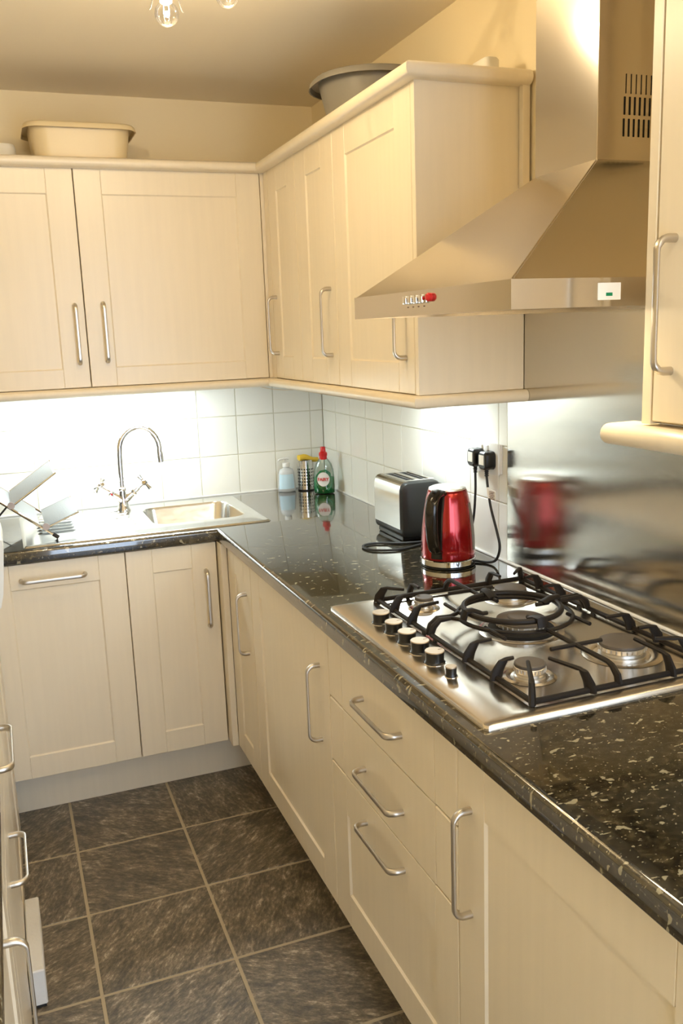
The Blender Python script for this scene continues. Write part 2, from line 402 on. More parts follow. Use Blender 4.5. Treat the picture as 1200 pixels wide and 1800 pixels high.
# --- back run
dw = thing('dishwasher', 'built-in dishwasher with cream door and horizontal bar handle under the draining board', 'dishwasher', (-1.11, FB, 0))
d = shaker('door', dw, 'back', -1.335, -.9, ZD0, ZD1, FB); carcass(dw, 'back', -1.335, -.9, ZD0, ZD1, FB, .50)
add_handle(d, 'back', -1.122, .813, FB, False)
c = thing('base_cabinet', 'narrow cream base cabinet with a vertical handle below the sink bowl', 'cabinet', (-.75, FB, 0))
d = shaker('door', c, 'back', -.9, -.603, ZD0, ZD1, FB); carcass(c, 'back', -.9, -.43, ZD0, ZD1, FB, .50, True)
add_handle(d, 'back', -.643, .676, FB, True)
# --- right run
c = thing('base_cabinet', 'narrow cream base cabinet beside the inner corner of the worktop, handle on its right', 'cabinet', (FR, -.77, 0))
bm = new(); box(bm, (-.601, -.588, ZD0), (FR, -.636, ZD1), .001); box(bm, (-.601, -.590, ZD0), (-.583, -.575, ZD1), .001); part('corner_post', bm, M['cream'], c)
d = shaker('door', c, 'right', -.638, -.918, ZD0, ZD1, FR); carcass(c, 'right', -.638, -.918, ZD0, ZD1, FR, .53)
add_handle(d, 'right', -.858, .658, FR, True)
c = thing('base_cabinet', 'wide cream base cabinet between the narrow corner cabinet and the drawers', 'cabinet', (FR, -1.25, 0))
d = shaker('door', c, 'right', -.918, -1.585, ZD0, ZD1, FR, st=.09); carcass(c, 'right', -.918, -1.585, ZD0, ZD1, FR, .53)
add_handle(d, 'right', -1.520, .662, FR, True)
c = thing('drawer_unit', 'cream three-drawer unit with bar handles under the gas hob', 'cabinet', (FR, -1.9, 0))
DY1 = -2.205
carcass(c, 'right', -1.585, DY1, ZD0, ZD1, FR, .53)
for z0, z1 in ((.706, ZD1), (.546, .706)):
    d = slab('drawer', c, 'right', -1.585, DY1, z0, z1, FR); add_handle(d, 'right', -1.888, z0+.072, FR, False)
d = shaker('drawer', c, 'right', -1.585, DY1, ZD0, .546, FR, st=.088, rt=.098, rb=.085); add_handle(d, 'right', -1.888, .493, FR, False)
c = thing('base_cabinet', 'cream base cabinet with tall handle, to the right of the drawers, nearest the camera', 'cabinet', (FR, -2.5, 0))
d = shaker('door', c, 'right', DY1, -2.81, ZD0, ZD1, FR, st=.088, rt=.1); carcass(c, 'right', DY1, -2.81, ZD0, ZD1, FR, .53)
add_handle(d, 'right', -2.250, .668, FR, True)
# plinths
bm = new(); box(bm, (XL, PLY, 0), (PLX, PLY+.016, ZD0-.001)); struct('baseboard_back', bm, M['cream'])
bm = new(); box(bm, (PLX, PLY, 0), (PLX+.016, -3.4, ZD0-.001)); struct('baseboard_right', bm, M['cream'])
# --- left run (only a sliver shows)
c = thing('base_cabinet', 'cream base cabinet at the left edge of the picture, far end by the dishwasher', 'cabinet', (FLF, -1.0, 0))
bm = new(); box(bm, (FLF, -.59, .004), (FLF-.018, -.69, ZD1), .001); part('corner_post', bm, M['cream'], c)
d = shaker('door', c, 'left', -1.27, -.69, .01, ZD1, FLF); carcass(c, 'left', -1.27, -.60, .02, ZD1, FLF, .53)
c = thing('drawer_unit', 'cream drawer unit at the left edge with horizontal bar handles', 'cabinet', (FLF, -1.6, 0))
carcass(c, 'left', -1.95, -1.27, .02, ZD1, FLF, .53)
for z0, z1 in ((.60, ZD1), (.01, .60)):
    d = slab('drawer', c, 'left', -1.95, -1.27, z0, z1, FLF); add_handle(d, 'left', -1.62 if z0 < .3 else -1.72, .495 if z0 < .3 else .785, FLF, False)
c = thing('base_cabinet', 'cream base cabinet in the lower left corner with a vertical handle', 'cabinet', (FLF, -2.25, 0))
d = shaker('door', c, 'left', -2.55, -1.95, .12, ZD1, FLF); carcass(c, 'left', -2.55, -1.95, .12, ZD1, FLF, .53)
add_handle(d, 'left', -2.165, .585, FLF, True)
c = thing('loose_plinth', 'short white plinth block on the floor against the left cabinets', 'plinth', (-1.285, -1.3, 0))
bm = new(); box(bm, (-1.300, -1.15, .008), (-1.264, -1.45, .10), .003); part('block', bm, M['whiteblock'], c)
bm = new(); box(bm, (-1.299, -1.16, 0), (-1.268, -1.445, .009)); part('gap_shade', bm, M['rubber'], c)  # black strip stands in for the shaded gap under the block

# ------------------------------------------------------------------ worktop
ZT, TH = .910, .040
bm = new()
XW, SX0, SX1, SY0, SY1 = XL, -.775, -.455, -.445, -.125     # sink cut-out
cells_x = [XW, SX0, SX1, -.612]; ybk = 0.0
def quad(bm, x0, x1, y0, y1, z): bm.faces.new([bm.verts.new(p) for p in ((x0, y0, z), (x1, y0, z), (x1, y1, z), (x0, y1, z))])
YN = -3.35
EDG = .012
for z in (ZT, ZT-TH):
    yb = -.6+EDG
    quad(bm, XW, SX0, yb, ybk, z); quad(bm, SX0, SX1, SY1, ybk, z); quad(bm, SX0, SX1, yb, SY0, z)
    quad(bm, SX1, 0, yb, ybk, z); quad(bm, -.6+EDG, 0, YN, yb, z)
for p0, p1 in (((SX0, SY0), (SX1, SY0)), ((SX1, SY0), (SX1, SY1)), ((SX1, SY1), (SX0, SY1)), ((SX0, SY1), (SX0, SY0))):
    bm.faces.new([bm.verts.new((*p, z)) for p, z in ((p0, ZT), (p1, ZT), (p1, ZT-TH), (p0, ZT-TH))])
prof = [(0, ZT)] + [(EDG*math.sin(PI/2*k/5), ZT-EDG+EDG*math.cos(PI/2*k/5)) for k in range(1, 6)] + \
       [(EDG-.004+.004*math.cos(PI/2*k/3), ZT-TH+.004-.004*math.sin(PI/2*k/3)) for k in range(4)] + [(0, ZT-TH)]
path = [(V((XW, -.6+EDG, 0)), V((0, -1, 0))), (V((-.6+EDG, -.6+EDG, 0)), V((-1, -1, 0))), (V((-.6+EDG, YN, 0)), V((-1, 0, 0)))]
ring_loft(bm, [[p + d*o + V((0, 0, z)) for o, z in prof] for p, d in path], cap=False, close=False)
quad_end = [bm.verts.new((x, YN, z)) for x, z in ((-.6+EDG, ZT), (0, ZT), (0, ZT-TH), (-.6+EDG, ZT-TH))]; bm.faces.new(quad_end)
bmesh.ops.remove_doubles(bm, verts=bm.verts, dist=1e-5)
wt = thing('worktop', 'L-shaped black speckled laminate worktop under the sink, kettle and hob', 'worktop', (0, 0, ZT))
part('top', bm, M['worktop'], wt, smooth=40)
bm = new(); tube(bm, [(XL, -.003, ZT+.002), (-.003, -.003, ZT+.002), (-.003, YN, ZT+.002)], .0042, 8); part('sealant', bm, M['white'], wt, label='white silicone bead along the wall')
bm = new(); box(bm, (XL, -.63, ZT-.038), (-1.284, -2.9, ZT), .008, 3)
solo('worktop', bm, M['worktop'], 'black worktop over the left cabinets, only its edge showing', 'worktop')

# ------------------------------------------------------------------ wall units
FU, ZU0, ZU1 = -.290, 1.375, 2.078
c = thing('wall_cabinet', 'cream wall cabinet over the sink with two doors, left of the corner', 'cabinet', (-.95, FU, ZU0))
d = shaker('door', c, 'back', -1.545, -.926, ZU0, ZU1, FU, st=.085, rb=.062); add_handle(d, 'back', -.957, 1.552, FU, True)
d = shaker('door', c, 'back', -.926, -.302, ZU0, ZU1, FU, st=.085, rb=.062); add_handle(d, 'back', -.866, 1.555, FU, True)
carcass(c, 'back', -1.545, -.302, ZU0, ZU1, FU, .268)
bm = new(); box(bm, (-.301, FU, ZU0), (-.283, FU+.02, ZU1), .001); part('corner_post', bm, M['cream'], c)
c = thing('wall_cabinet', 'cream corner wall cabinet with two narrow doors, beside the wide end cabinet', 'cabinet', (FU, -.65, ZU0))
bm = new(); box(bm, (FU, -.293, ZU0), (FU+.02, -.338, ZU1), .001); part('corner_post', bm, M['cream'], c)
d = shaker('door', c, 'right', -.34, -.632, ZU0, ZU1, FU, st=.088); add_handle(d, 'right', -.385, 1.558, FU, True)
d = shaker('door', c, 'right', -.632, -.968, ZU0, ZU1, FU, st=.1); add_handle(d, 'right', -.918, 1.558, FU, True)
carcass(c, 'right', -.34, -.968, ZU0, ZU1, FU, .268)
c = thing('wall_cabinet', 'wide cream wall cabinet ending beside the cooker hood, grey bowl on its top', 'cabinet', (FU, -1.2, ZU0))
d = shaker('door', c, 'right', -.968, -1.474, ZU0, ZU1, FU, st=.092); add_handle(d, 'right', -1.425, 1.558, FU, True)
carcass(c, 'right', -.968, -1.474, ZU0, ZU1, FU, .268)
bm = new(); box(bm, (FU-.001, -1.476, ZU0), (-.002, -1.494, ZU1), .001); part('end_panel', bm, M['cream'], c)
bm = new(); box(bm, (-.020, -1.4955, 1.562), (.0, -1.512, ZU1), .001); part('filler_strip', bm, M['cream'], c)
# near unit
c = thing('wall_cabinet', 'cream wall cabinet at the upper right, cut off by the picture edge, near the hood', 'cabinet', (FU, -2.6, ZU0))
bm = new(); box(bm, (FU, -2.282, ZU0), (.0, -2.302, ZC-.08), .001); part('end_panel', bm, M['cream'], c)
d = shaker('door', c, 'right', -2.304, -2.80, ZU0+.004, ZC-.08, FU, st=.085); add_handle(d, 'right', -2.343, 1.553, FU, True)
carcass(c, 'right', -2.303, -2.80, ZU0, ZC-.08, FU, .268)
# cornice and light rail: half-round mouldings
def moulding(name, parent_label, cat, pts, z, r, m, proj=.0, smooth=40, end_round=False, name2='moulding'):
    """bull-nosed rail swept along a path of (point, outward-offset direction)"""
    prof = [(-.035, z-r)] + [(proj + r*math.sin(PI*k/10), z - r*math.cos(PI*k/10)) for k in range(0, 11)] + [(-.035, z+r)]
    bm = new()
    if end_round:
        (p, d) = pts[0]; rings = []
        nxt = (pts[1][0]-p).normalized()
        for k in range(6):
            s = math.sin(PI/2*k/5); o = nxt*(.018*(1-math.cos(PI/2*(1-k/5)))) if False else nxt*(.016*(1-s))
            sc = .35+.65*math.sqrt(max(0, 1-(1-k/5)**2))
            rings.append([p + nxt*(.016*(k/5)-.016) + d*(a if a < 0 else a*sc+(0)) + V((0, 0, z+(h-z)*sc)) for a, h in prof])
        rings += [[q + e*a + V((0, 0, h)) for a, h in prof] for q, e in pts[1:]]
        ring_loft(bm, rings)
    else:
        ring_loft(bm, [[q + e*a + V((0, 0, h)) for a, h in prof] for q, e in pts])
    return solo(name, bm, m, parent_label, cat, smooth=smooth)
O = V
EP = -1.494
cp = [(O((-1.60, FU, 0)), V((0, -1, 0))), (O((FU, FU, 0)), V((-1, -1, 0))), (O((FU, EP, 0)), V((-1, -1, 0))), (O((-.002, EP, 0)), V((0, -1, 0)))]
moulding('cornice', 'rounded cream cornice along the top of the wall cabinets', 'cornice', cp, 2.091, .0165, M['cream'], .018)
moulding('light_rail', 'rounded cream rail under the wall cabinets, hiding the lamps', 'rail', cp, 1.3595, .0150, M['cream'], .010)
moulding('light_rail', 'round-ended cream rail under the upper right wall cabinet', 'rail',
         [(O((FU, -2.225, 0)), V((-1, 0, 0))), (O((FU, -2.241, 0)), V((-1, 0, 0))), (O((FU, -2.85, 0)), V((-1, 0, 0)))], 1.355, .017, M['cream'], .014, end_round=True)
# ------------------------------------------------------------------ splashback
bm = new(); ol = [(-1.417, ZT+.001), (-3.3, ZT+.001), (-3.3, 1.56), (-1.4955, 1.56), (-1.4955, 1.374), (-1.417, 1.374)]
ring_loft(bm, [[V((x, y, z)) for y, z in ol] for x in (.0065, -.0015)])
solo('splashback', bm, M['splash'], 'brushed steel splashback sheet on the wall behind the hob', 'splashback')

# ------------------------------------------------------------------ under-cabinet lamps
def lamp_strip(label, a, b, power, rot, sx, sy):
    t = thing('cabinet_lamp', label, 'lamp', ((a[0]+b[0])/2, (a[1]+b[1])/2, 1.374), None)
    bm = new(); box(bm, (a[0], a[1], 1.374), (b[0], b[1], 1.360), .003); part('housing', bm, M['white'], t)
    bm = new(); box(bm, (a[0]+.008, a[1]+.006, 1.361), (b[0]-.008, b[1]-.006, 1.357), .001); part('diffuser', bm, M['diffuser'], t)
    area('cabinet_lamp_light', ((a[0]+b[0])/2, (a[1]+b[1])/2, 1.354), sx, sy, power, COOL, rot)
lamp_strip('white strip lamp under the wall cabinet over the sink', (-1.16, -.225), (-.60, -.085), LED_BACK_W, (0, 0, 0), .54, .12)
lamp_strip('white strip lamp under the end wall cabinet near the socket', (-.19, -1.24), (-.085, -1.00), LED_RIGHT_W, (0, 0, 0), .09, .22)
bm = new(); tube(bm, smooth_path([(-.42, -.02, 1.352), (-.33, -.04, 1.345), (-.22, -.05, 1.318), (-.12, -.06, 1.312), (-.07, -.10, 1.330), (-.06, -.16, 1.372)], 8), .0016, 6)
solo('lamp_cable', bm, M['carcass'], 'thin cream cable drooping under the corner wall cabinet', 'cable')

# ------------------------------------------------------------------ cooker hood
h = thing('cooker_hood', 'brushed steel chimney cooker hood over the gas hob', 'cooker hood', (-.25, -1.93, 1.555))
HX, HY0, HY1, HZ0, HZ1 = -.5, -1.62, -2.24, 1.556, 1.600
CX, CY0, CY1, CZ = -.205, -1.848, -2.042, 1.812
bm = new()   # rim band, hollow below
o_ = [V((HX, HY1, 0)), V((0, HY1, 0)), V((0, HY0, 0)), V((HX, HY0, 0))]
i_ = [V((HX+.012, HY1+.012, 0)), V((-.012, HY1+.012, 0)), V((-.012, HY0-.012, 0)), V((HX+.012, HY0-.012, 0))]
for i in range(4):
    j = (i+1) % 4
    for q in (((o_[i], HZ0), (o_[j], HZ0), (o_[j], HZ1), (o_[i], HZ1)), ((i_[i], HZ0), (i_[j], HZ0), (i_[j], HZ1-.02), (i_[i], HZ1-.02)), ((o_[i], HZ0), (o_[j], HZ0), (i_[j], HZ0), (i_[i], HZ0))):
        bm.faces.new([bm.verts.new(p+V((0, 0, z))) for p, z in q])
bm.faces.new([bm.verts.new(p+V((0, 0, HZ1-.02))) for p in i_])
bmesh.ops.remove_doubles(bm, verts=bm.verts, dist=1e-5); part('rim', bm, M['hood'], h, smooth=20)
bm = new(); e = .002
a = [(HX+e, HY1+e, HZ1), (0, HY1+e, HZ1), (0, HY0-e, HZ1), (HX+e, HY0-e, HZ1)]; t_ = [(CX, CY1, CZ), (0, CY1, CZ), (0, CY0, CZ), (CX, CY0, CZ)]
ring_loft(bm, [[V(p) for p in a], [V(p) for p in t_]])
es = [ed for ed in bm.edges if abs(ed.verts[0].co.z-ed.verts[1].co.z) > .1]
bmesh.ops.bevel(bm, geom=es, offset=.0022, segments=2, affect='EDGES'); part('canopy', bm, M['hood'], h, smooth=20)
bm = new(); box(bm, (CX, CY1, CZ-.006), (0, CY0, ZC-.001), .0012, 2); ch = part('chimney', bm, M['hood'], h, smooth=None)
sm = new(); box(sm, (-.0021, -.0008, -.015), (.0021, .0008, .015), .0009, 2); SLOT = to_mesh('vent_slot', sm, M['dark'])  # dark plates on the chimney stand in for shade inside the slots
sm = new(); box(sm, (-.0006, -.0008, -.016), (.0006, .0008, .016)); SLIT = to_mesh('vent_slot', sm, M['dark'])
for k in range(8):
    inst('vent_slot', SLIT, (-.147+.0108*k, CY1, 1.938), ch); inst('vent_slot', SLOT, (-.149+.0108*k, CY1, 1.902), ch); inst('vent_slot', SLOT, (-.150+.0108*k, CY1, 1.866), ch)
for k, y in enumerate((-1.884, -1.906, -1.928, -1.951)):
    bm = new(); box(bm, (HX-.009, y+.0075, 1.577), (HX+.002, y-.0075, 1.592), .002, 2); part('button', bm, M['chrome'], h)
    bm = new(); box(bm, (HX-.0004, y+.003, 1.5705), (HX+.001, y-.003, 1.5725)); part('button_mark', bm, M['ink'], h)
bm = new(); lathe(bm, [(.0075, .002), (.0075, -.006), (.005, -.009), (.0005, -.010)], (HX, -1.977, 1.586), 16, 'X'); part('indicator', bm, M['redplastic'], h, label='round red indicator light')
bm = new(); box(bm, (-.346, HY1-.0012, 1.566), (-.303, HY1+.001, 1.592), .0005); st = part('sticker', bm, M['paper'], h, label='white sticker')
bm = new(); box(bm, (-.331, HY1-.0016, 1.572), (-.319, HY1, 1.577)); part('sticker_mark', bm, M['greenlabel'], st)
bm = new(); box(bm, (-.45, -1.70, HZ0+.012), (-.05, -2.16, HZ0+.022), .002)
for k in range(10): box(bm, (-.44, -1.72-.044*k, HZ0+.009), (-.06, -1.74-.044*k, HZ0+.0125))
part('filter', bm, M['alu'], h)
bm = new(); box(bm, (-.44, -2.165, HZ0+.016), (-.06, -2.222, HZ0+.002), .004); part('lamp_cover', bm, M['hooddiffuser'], h)
area('hood_light', (-.25, -2.19, HZ0-.004), .36, .05, HOOD_W, WARM)

# ------------------------------------------------------------------ sink and tap
sk = thing('sink', 'stainless steel inset sink with draining board and one bowl', 'sink', (-.8, -.31, ZT))
KX0, KX1, KY0, KY1 = -1.200, -.405, -.575, -.052; kc = ((KX0+KX1)/2, (KY0+KY1)/2); kh = ((KX1-KX0)/2, (KY1-KY0)/2)
bc, bh = ((SX0+SX1)/2, (SY0+SY1)/2), ((SX1-SX0)/2-.003, (SY1-SY0)/2-.003)
def corr(ring, n): return ring
# deck: outer rim -> flat -> bowl hole, as angular-matched rings round the bowl
bm = new(); NS = 7
def spread(cx, cy, hx, hy, r, z): return rrect(cx, cy, hx, hy, r, z, NS)
rings = [spread(*kc, *kh, .012, ZT+.0005), spread(*kc, kh[0]-.004, kh[1]-.004, .012, ZT+.005), spread(*kc, kh[0]-.012, kh[1]-.012, .012, ZT+.0055), spread(*kc, kh[0]-.018, kh[1]-.018, .012, ZT+.003),
         spread(*bc, bh[0]+.016, bh[1]+.016, .06, ZT+.003), spread(*bc, bh[0]+.004, bh[1]+.004, .055, ZT+.002), spread(*bc, bh[0], bh[1], .052, ZT-.006),
         spread(*bc, bh[0]-.010, bh[1]-.010, .055, ZT-.12), spread(*bc, bh[0]-.022, bh[1]-.022, .06, ZT-.142), spread(*bc, bh[0]-.05, bh[1]-.05, .06, ZT-.150), spread(*bc, .04, .04, .03, ZT-.152)]
ring_loft(bm, rings, cap=False); vs = [bm.verts.new(p) for p in rings[-1]]; bm.faces.new(vs)
bmesh.ops.remove_doubles(bm, verts=bm.verts, dist=1e-5); part('basin', bm, M['sink'], sk, smooth=50)
bm = new(); lathe(bm, [(.042, 0), (.042, .003), (.034, .004), (.030, .001), (.004, .001)], (*bc, ZT-.152), 24); part('drain', bm, M['chrome'], sk)
for k, y in enumerate((-.135, -.185, -.235, -.285, -.335, -.385)):
    bm = new(); pr = [(-.010, 0), (-.006, .0035), (0, .0048), (.006, .0035), (.010, 0)]
    ring_loft(bm, [[V((x, y+a*(.3 if x in (-1.15, -.83) else 1), ZT+.0028+b*(.05 if x in (-1.15, -.83) else 1))) for a, b in pr] for x in (-1.15, -1.14, -.84, -.83)], cap=False, close=False)
    part('drainer_ridge', bm, M['sink'], sk)
tp = thing('mixer_tap', 'chrome swan-neck mixer tap with two crosshead levers behind the sink', 'tap', (-.836, -.126, ZT))
TB = V((-.836, -.126, ZT+.003))
bm = new(); lathe(bm, [(.027, 0), (.027, .006), (.022, .014), (.019, .03), (.0165, .05), (.0155, .075), (.0175, .078), (.0175, .084), (.013, .088), (.012, .09)], TB, 28); bd = part('body', bm, M['chrome'], tp)
sp = [TB+V((0, 0, .085)), TB+V((0, 0, .12)), TB+V((0, 0, .16)), TB+V((.001, 0, .20))]
for k in range(1, 15):
    a = PI - (PI+.18)*k/14; sp.append(TB+V((.073+.072*math.cos(a), -.006*k/14, .218+.085*math.sin(a))))
sp.append(sp[-1]+V((.001, 0, -.014)))
bm = new(); tube(bm, sp, [.0105]*(len(sp)-1)+[.0105], 14); e0 = sp[-1]; tube(bm, [e0+V((0, 0, .018)), e0+V((.0008, 0, .004)), e0+V((.0018, 0, -.020))], [.0118, .0125, .0118], 14); part('spout', bm, M['chrome'], tp)
for s in (-1, 1):
    d = V((s*.78, -.05, .62)).normalized(); p0 = TB+V((0, 0, .035)); bm = new()
    tube(bm, [p0, p0+d*.022, p0+d*.045, p0+d*.048, p0+d*.056, p0+d*.060, p0+d*.075], [.017, .0155, .0125, .0145, .0145, .010, .0085], 16)
    tube(bm, [p0+d*.075, p0+d*.098], [.0065, .0055], 12); lv = part('lever', bm, M['chrome'], tp)
    hp = p0+d*.104; bm = new(); a1 = d.cross(V((0, 1, 0))).normalized(); a2 = d.cross(a1).normalized()
    tube(bm, [hp-d*.010, hp+d*.008, hp+d*.011], [.0095, .0105, .004], 14)
    rr = .5 if s < 0 else -.25
    b1 = a1*math.cos(rr)+a2*math.sin(rr); b2 = a2*math.cos(rr)-a1*math.sin(rr)
    for q in (b1, -b1, b2, -b2): tube(bm, [hp+q*.006, hp+q*.016, hp+q*.031, hp+q*.033], [.0055, .0055, .0085, .006], 10)
    part('cross_handle', bm, M['chrome'], lv)
    if s < 0:
        bm = new(); q = p0+d*.052+V((0, -.0145, 0)); tube(bm, [q+V((0, .002, 0)), q+V((0, -.0012, 0))], [.004, .004], 10); part('hot_mark', bm, M['redplastic'], lv)

# ------------------------------------------------------------------ dish rack
dr = thing('dish_rack', 'folding steel dish rack standing open on the draining board', 'dish rack', (-1.13, -.25, ZT))
yf_, yb_ = -.49, -.16
def sheet(bm, p, q, y0, y1, th=.0025):
    p, q = V((p[0], 0, p[1])), V((q[0], 0, q[1])); n = (q-p).cross(V((0, 1, 0))).normalized()*th/2
    ring_loft(bm, [[V((s.x, y0, s.z))+n, V((s.x, y1, s.z))+n, V((s.x, y1, s.z))-n, V((s.x, y0, s.z))-n] for s in (p, q)])
B0, B1 = V((-1.40, 0, 1.166)), V((-1.103, 0, .927))     # sloping bed from upper left down to the right
foot = V((-1.092, 0, .918))
def on(t): return B0 + (B1-B0)*t
for y in (yf_, yb_):
    bm = new(); tube(bm, [V((B0.x, y, B0.z)), V((B1.x, y, B1.z))], .0042, 8); rd = part('side_rail', bm, M['chrome'], dr)
    bm = new(); tube(bm, [V((B1.x, y, B1.z))-(B1-B0).normalized()*.004, V((B1.x, y, B1.z))+(foot-B1).normalized()*.016], .0062, 8); part('rubber_foot', bm, M['rubber'], rd)
bm = new(); sheet(bm, tuple(on(.02))[::2], tuple(on(.86))[::2], yf_+.006, yb_-.006); part('bed', bm, M['rackmesh'], dr)
def fin(t, tip, ya, yb):
    b = on(t)+V((0, 0, .006)); e = V((tip[0], 0, tip[1])); bm = new(); sheet(bm, tuple(b)[::2], tuple(e)[::2], ya, yb); f = part('plate_divider', bm, M['rackmesh'], dr)
    for y in (ya, yb):
        bm = new(); tube(bm, [V((b.x, y, b.z)), V((e.x, y, e.z))+(e-b).normalized()*.006], .003, 8); part('edge_rod', bm, M['chrome'], f)
    bm = new(); tube(bm, [V((e.x, ya, e.z)), V((e.x, yb, e.z))], .0025, 8); part('edge_rod', bm, M['chrome'], f)
    bm = new(); lathe(bm, [(.011, -.005), (.011, .004), (.004, .006)], (b.x, yf_-.004, b.z+.006), 18, 'Y'); part('pivot', bm, M['pivot'], f)
fin(.60, (-1.084, 1.122), yf_+.004, yb_-.004); fin(.925, (-1.027, .990), yf_+.004, yb_-.004)
for y in (yf_+.003, yb_-.003):
    bm = new(); b = on(.56); tube(bm, [V((b.x, y, b.z)), V((-1.345, y, ZT+.0035))], .003, 8); part('prop_leg', bm, M['rubber'], dr)

# ------------------------------------------------------------------ gas hob
hb = thing('gas_hob', 'stainless steel five-burner gas hob set in the black worktop', 'hob', (-.32, -1.93, ZT))
PX0, PX1, PY0, PY1 = -.570, -.062, -1.582, -2.282
pc, ph = ((PX0+PX1)/2, (PY0+PY1)/2), ((PX1-PX0)/2, (PY0-PY1)/2)
wx0, wx1, wy0, wy1 = -.468, -.078, -1.606, -2.254; wc, wh = ((wx0+wx1)/2, (wy0+wy1)/2), ((wx1-wx0)/2, (wy0-wy1)/2)
bm = new(); ZH = .921
rings = [rrect(*pc, ph[0], ph[1], .010, ZT+.0005), rrect(*pc, ph[0], ph[1], .010, ZH-.006), rrect(*pc, ph[0]-.002, ph[1]-.002, .010, ZH-.002), rrect(*pc, ph[0]-.006, ph[1]-.006, .012, ZH),
         rrect(*wc, wh[0]+.003, wh[1]+.003, .012, ZH+.0015), rrect(*wc, wh[0], wh[1], .012, ZH), rrect(*wc, wh[0]-.008, wh[1]-.008, .014, ZH-.004)]
ring_loft(bm, rings, cap=False); bm.faces.new([bm.verts.new(p) for p in rings[-1]]); bmesh.ops.remove_doubles(bm, verts=bm.verts, dist=1e-5)
part('hob_plate', bm, M['hob'], hb, smooth=30)
ZP = ZH-.004
# knobs
for k, (x, y, r) in enumerate(((-.515, -1.750, .0185), (-.516, -1.818, .0185), (-.517, -1.884, .0185), (-.518, -1.944, .0185), (-.518, -2.006, .0185), (-.522, -2.078, .0105))):
    bm = new(); hgt = .024 if r > .015 else .019
    lathe(bm, [(r*1.02, .0), (r*1.08, .002), (r*.98, .004), (r*.92, .006), (r*.97, hgt*.8), (r*1.0, hgt-.001)], (x, y, ZH), 28); kn = part('knob', bm, M['black'], hb)
    bm = new(); lathe(bm, [(r*1.0, hgt-.0012), (r*1.0, hgt), (r*.96, hgt+.001)], (x, y, ZH), 28); part('knob_face', bm, M['knob_face'], kn, label='pale metal knob face')
    if r > .015:
        bm = new(); box(bm, (x+.007, y+.0007, ZH+hgt+.0006), (x+.016, y-.0007, ZH+hgt+.0014)); part('pointer', bm, M['ink'], kn)
    bm = new(); lathe(bm, [(r*1.18, 0), (r*1.18, .0015), (r*1.05, .002)], (x, y, ZH-.0002), 28); part('knob_collar', bm, M['chrome'], kn)
def burner(x, y, r, zc=.0, wok=False):
    bm = new(); lathe(bm, [(r*1.75, .0005), (r*1.55, .003), (r*1.25, .001), (r*1.2, 0)], (x, y, ZP), 40)
    bo = part('burner', bm, M['hob'], hb)
    bm = new(); lathe(bm, [(r*1.02, .0), (r*1.02, .003), (r*.9, .004), (r*.88, .008), (r*1.0, .012), (r*1.03, .020), (r*.98, .021)], (x, y, ZP), 40)
    for k in range(28):
        a = 2*PI*k/28; box(bm, (x+r*1.02*math.cos(a)-.0012, y+r*1.02*math.sin(a)-.0012, ZP+.013), (x+r*1.02*math.cos(a)+.0012, y+r*1.02*math.sin(a)+.0012, ZP+.0195))
    part('burner_crown', bm, M['alu'], bo)
    bm = new(); lathe(bm, [(r*.99, .0205), (r*1.02, .0225), (r*1.0, .0262), (r*.94, .0275)] + ([(r*.55, .0275), (r*.54, .0295), (r*.50, .031)] if wok else []), (x, y, ZP), 40); part('burner_cap', bm, M['cap'], bo)
    if wok:
        bm = new(); lathe(bm, [(r*1.35, .001), (r*1.35, .007), (r*1.05, .010), (r*1.0, .010)], (x, y, ZP), 40); part('flame_ring', bm, M['dark'], bo)
    bm = new(); tube(bm, [(x+r*1.15, y+r*.3, ZP), (x+r*1.15, y+r*.3, ZP+.018)], .0022, 8); part('spark_plug', bm, M['white'], bo)
BURN = {'aux': (-.384, -1.690, .0205), 'bl': (-.176, -1.715, .036), 'wok': (-.272, -1.912, .050), 'fn': (-.392, -2.130, .0275), 'bn': (-.178, -2.112, .043)}
for k, (x, y, r) in BURN.items(): burner(x, y, r, wok=(k == 'wok'))
# cast iron pan supports
GZ0, GZ1 = ZH+.006, ZH+.040
gx0, gx1, gy0, gy1, gm = -.462, -.084, -1.614, -2.246, -1.868
def frame_bars(bm, ya, yb):
    w_, h_ = .009, .010
    bar(bm, [(gx0, ya, GZ0), (gx0, yb, GZ0)], w_, h_); bar(bm, [(gx1, ya, GZ0), (gx1, yb, GZ0)], w_, h_)
def finger(parent, base, tip, kick=.016):
    """post that climbs from the frame bar, then a horizontal finger"""
    b, t_ = V((*base, 0)), V((*tip, 0)); d = (t_-b).normalized()
    pts = [b+V((0, 0, GZ0-.004)), b+d*.004+V((0, 0, GZ0+.012)), b+d*kick+V((0, 0, GZ1-.004)), b+d*(kick+.006)+V((0, 0, GZ1)), t_+V((0, 0, GZ1))]
    bm = new(); s = d.cross(V((0, 0, 1)))
    ww = [.012, .0115, .010, .0085, .0065]; hh = [.022, .022, .018, .0085, .0065]
    rings = []
    nrm = [V((d.x, d.y, 0))]*3 + [(d*.5+V((0, 0, -.85))).normalized(), V((0, 0, -1))]
    for p, a, b2, n in zip(pts, ww, hh, nrm):
        q = .28; oc = [(-.5, -.5+q), (-.5+q, -.5), (.5-q, -.5), (.5, -.5+q), (.5, .5-q), (.5-q, .5), (-.5+q, .5), (-.5, .5-q)]
        rings.append([p + s*(x*a) + n*((y+.5)*b2 if n.z < -.1 else y*b2) for x, y in oc])
    ring_loft(bm, rings); return part('finger', bm, M['iron'], parent)
C0 = (-.290, -1.915); RL = .116
gF = part('pan_support', (lambda bm: (frame_bars(bm, gy0, gm), bar(bm, [(gx0-.004, gy0, GZ0), (gx1+.004, gy0, GZ0)], .009, .010), bm)[-1])(new()), M['iron'], hb)
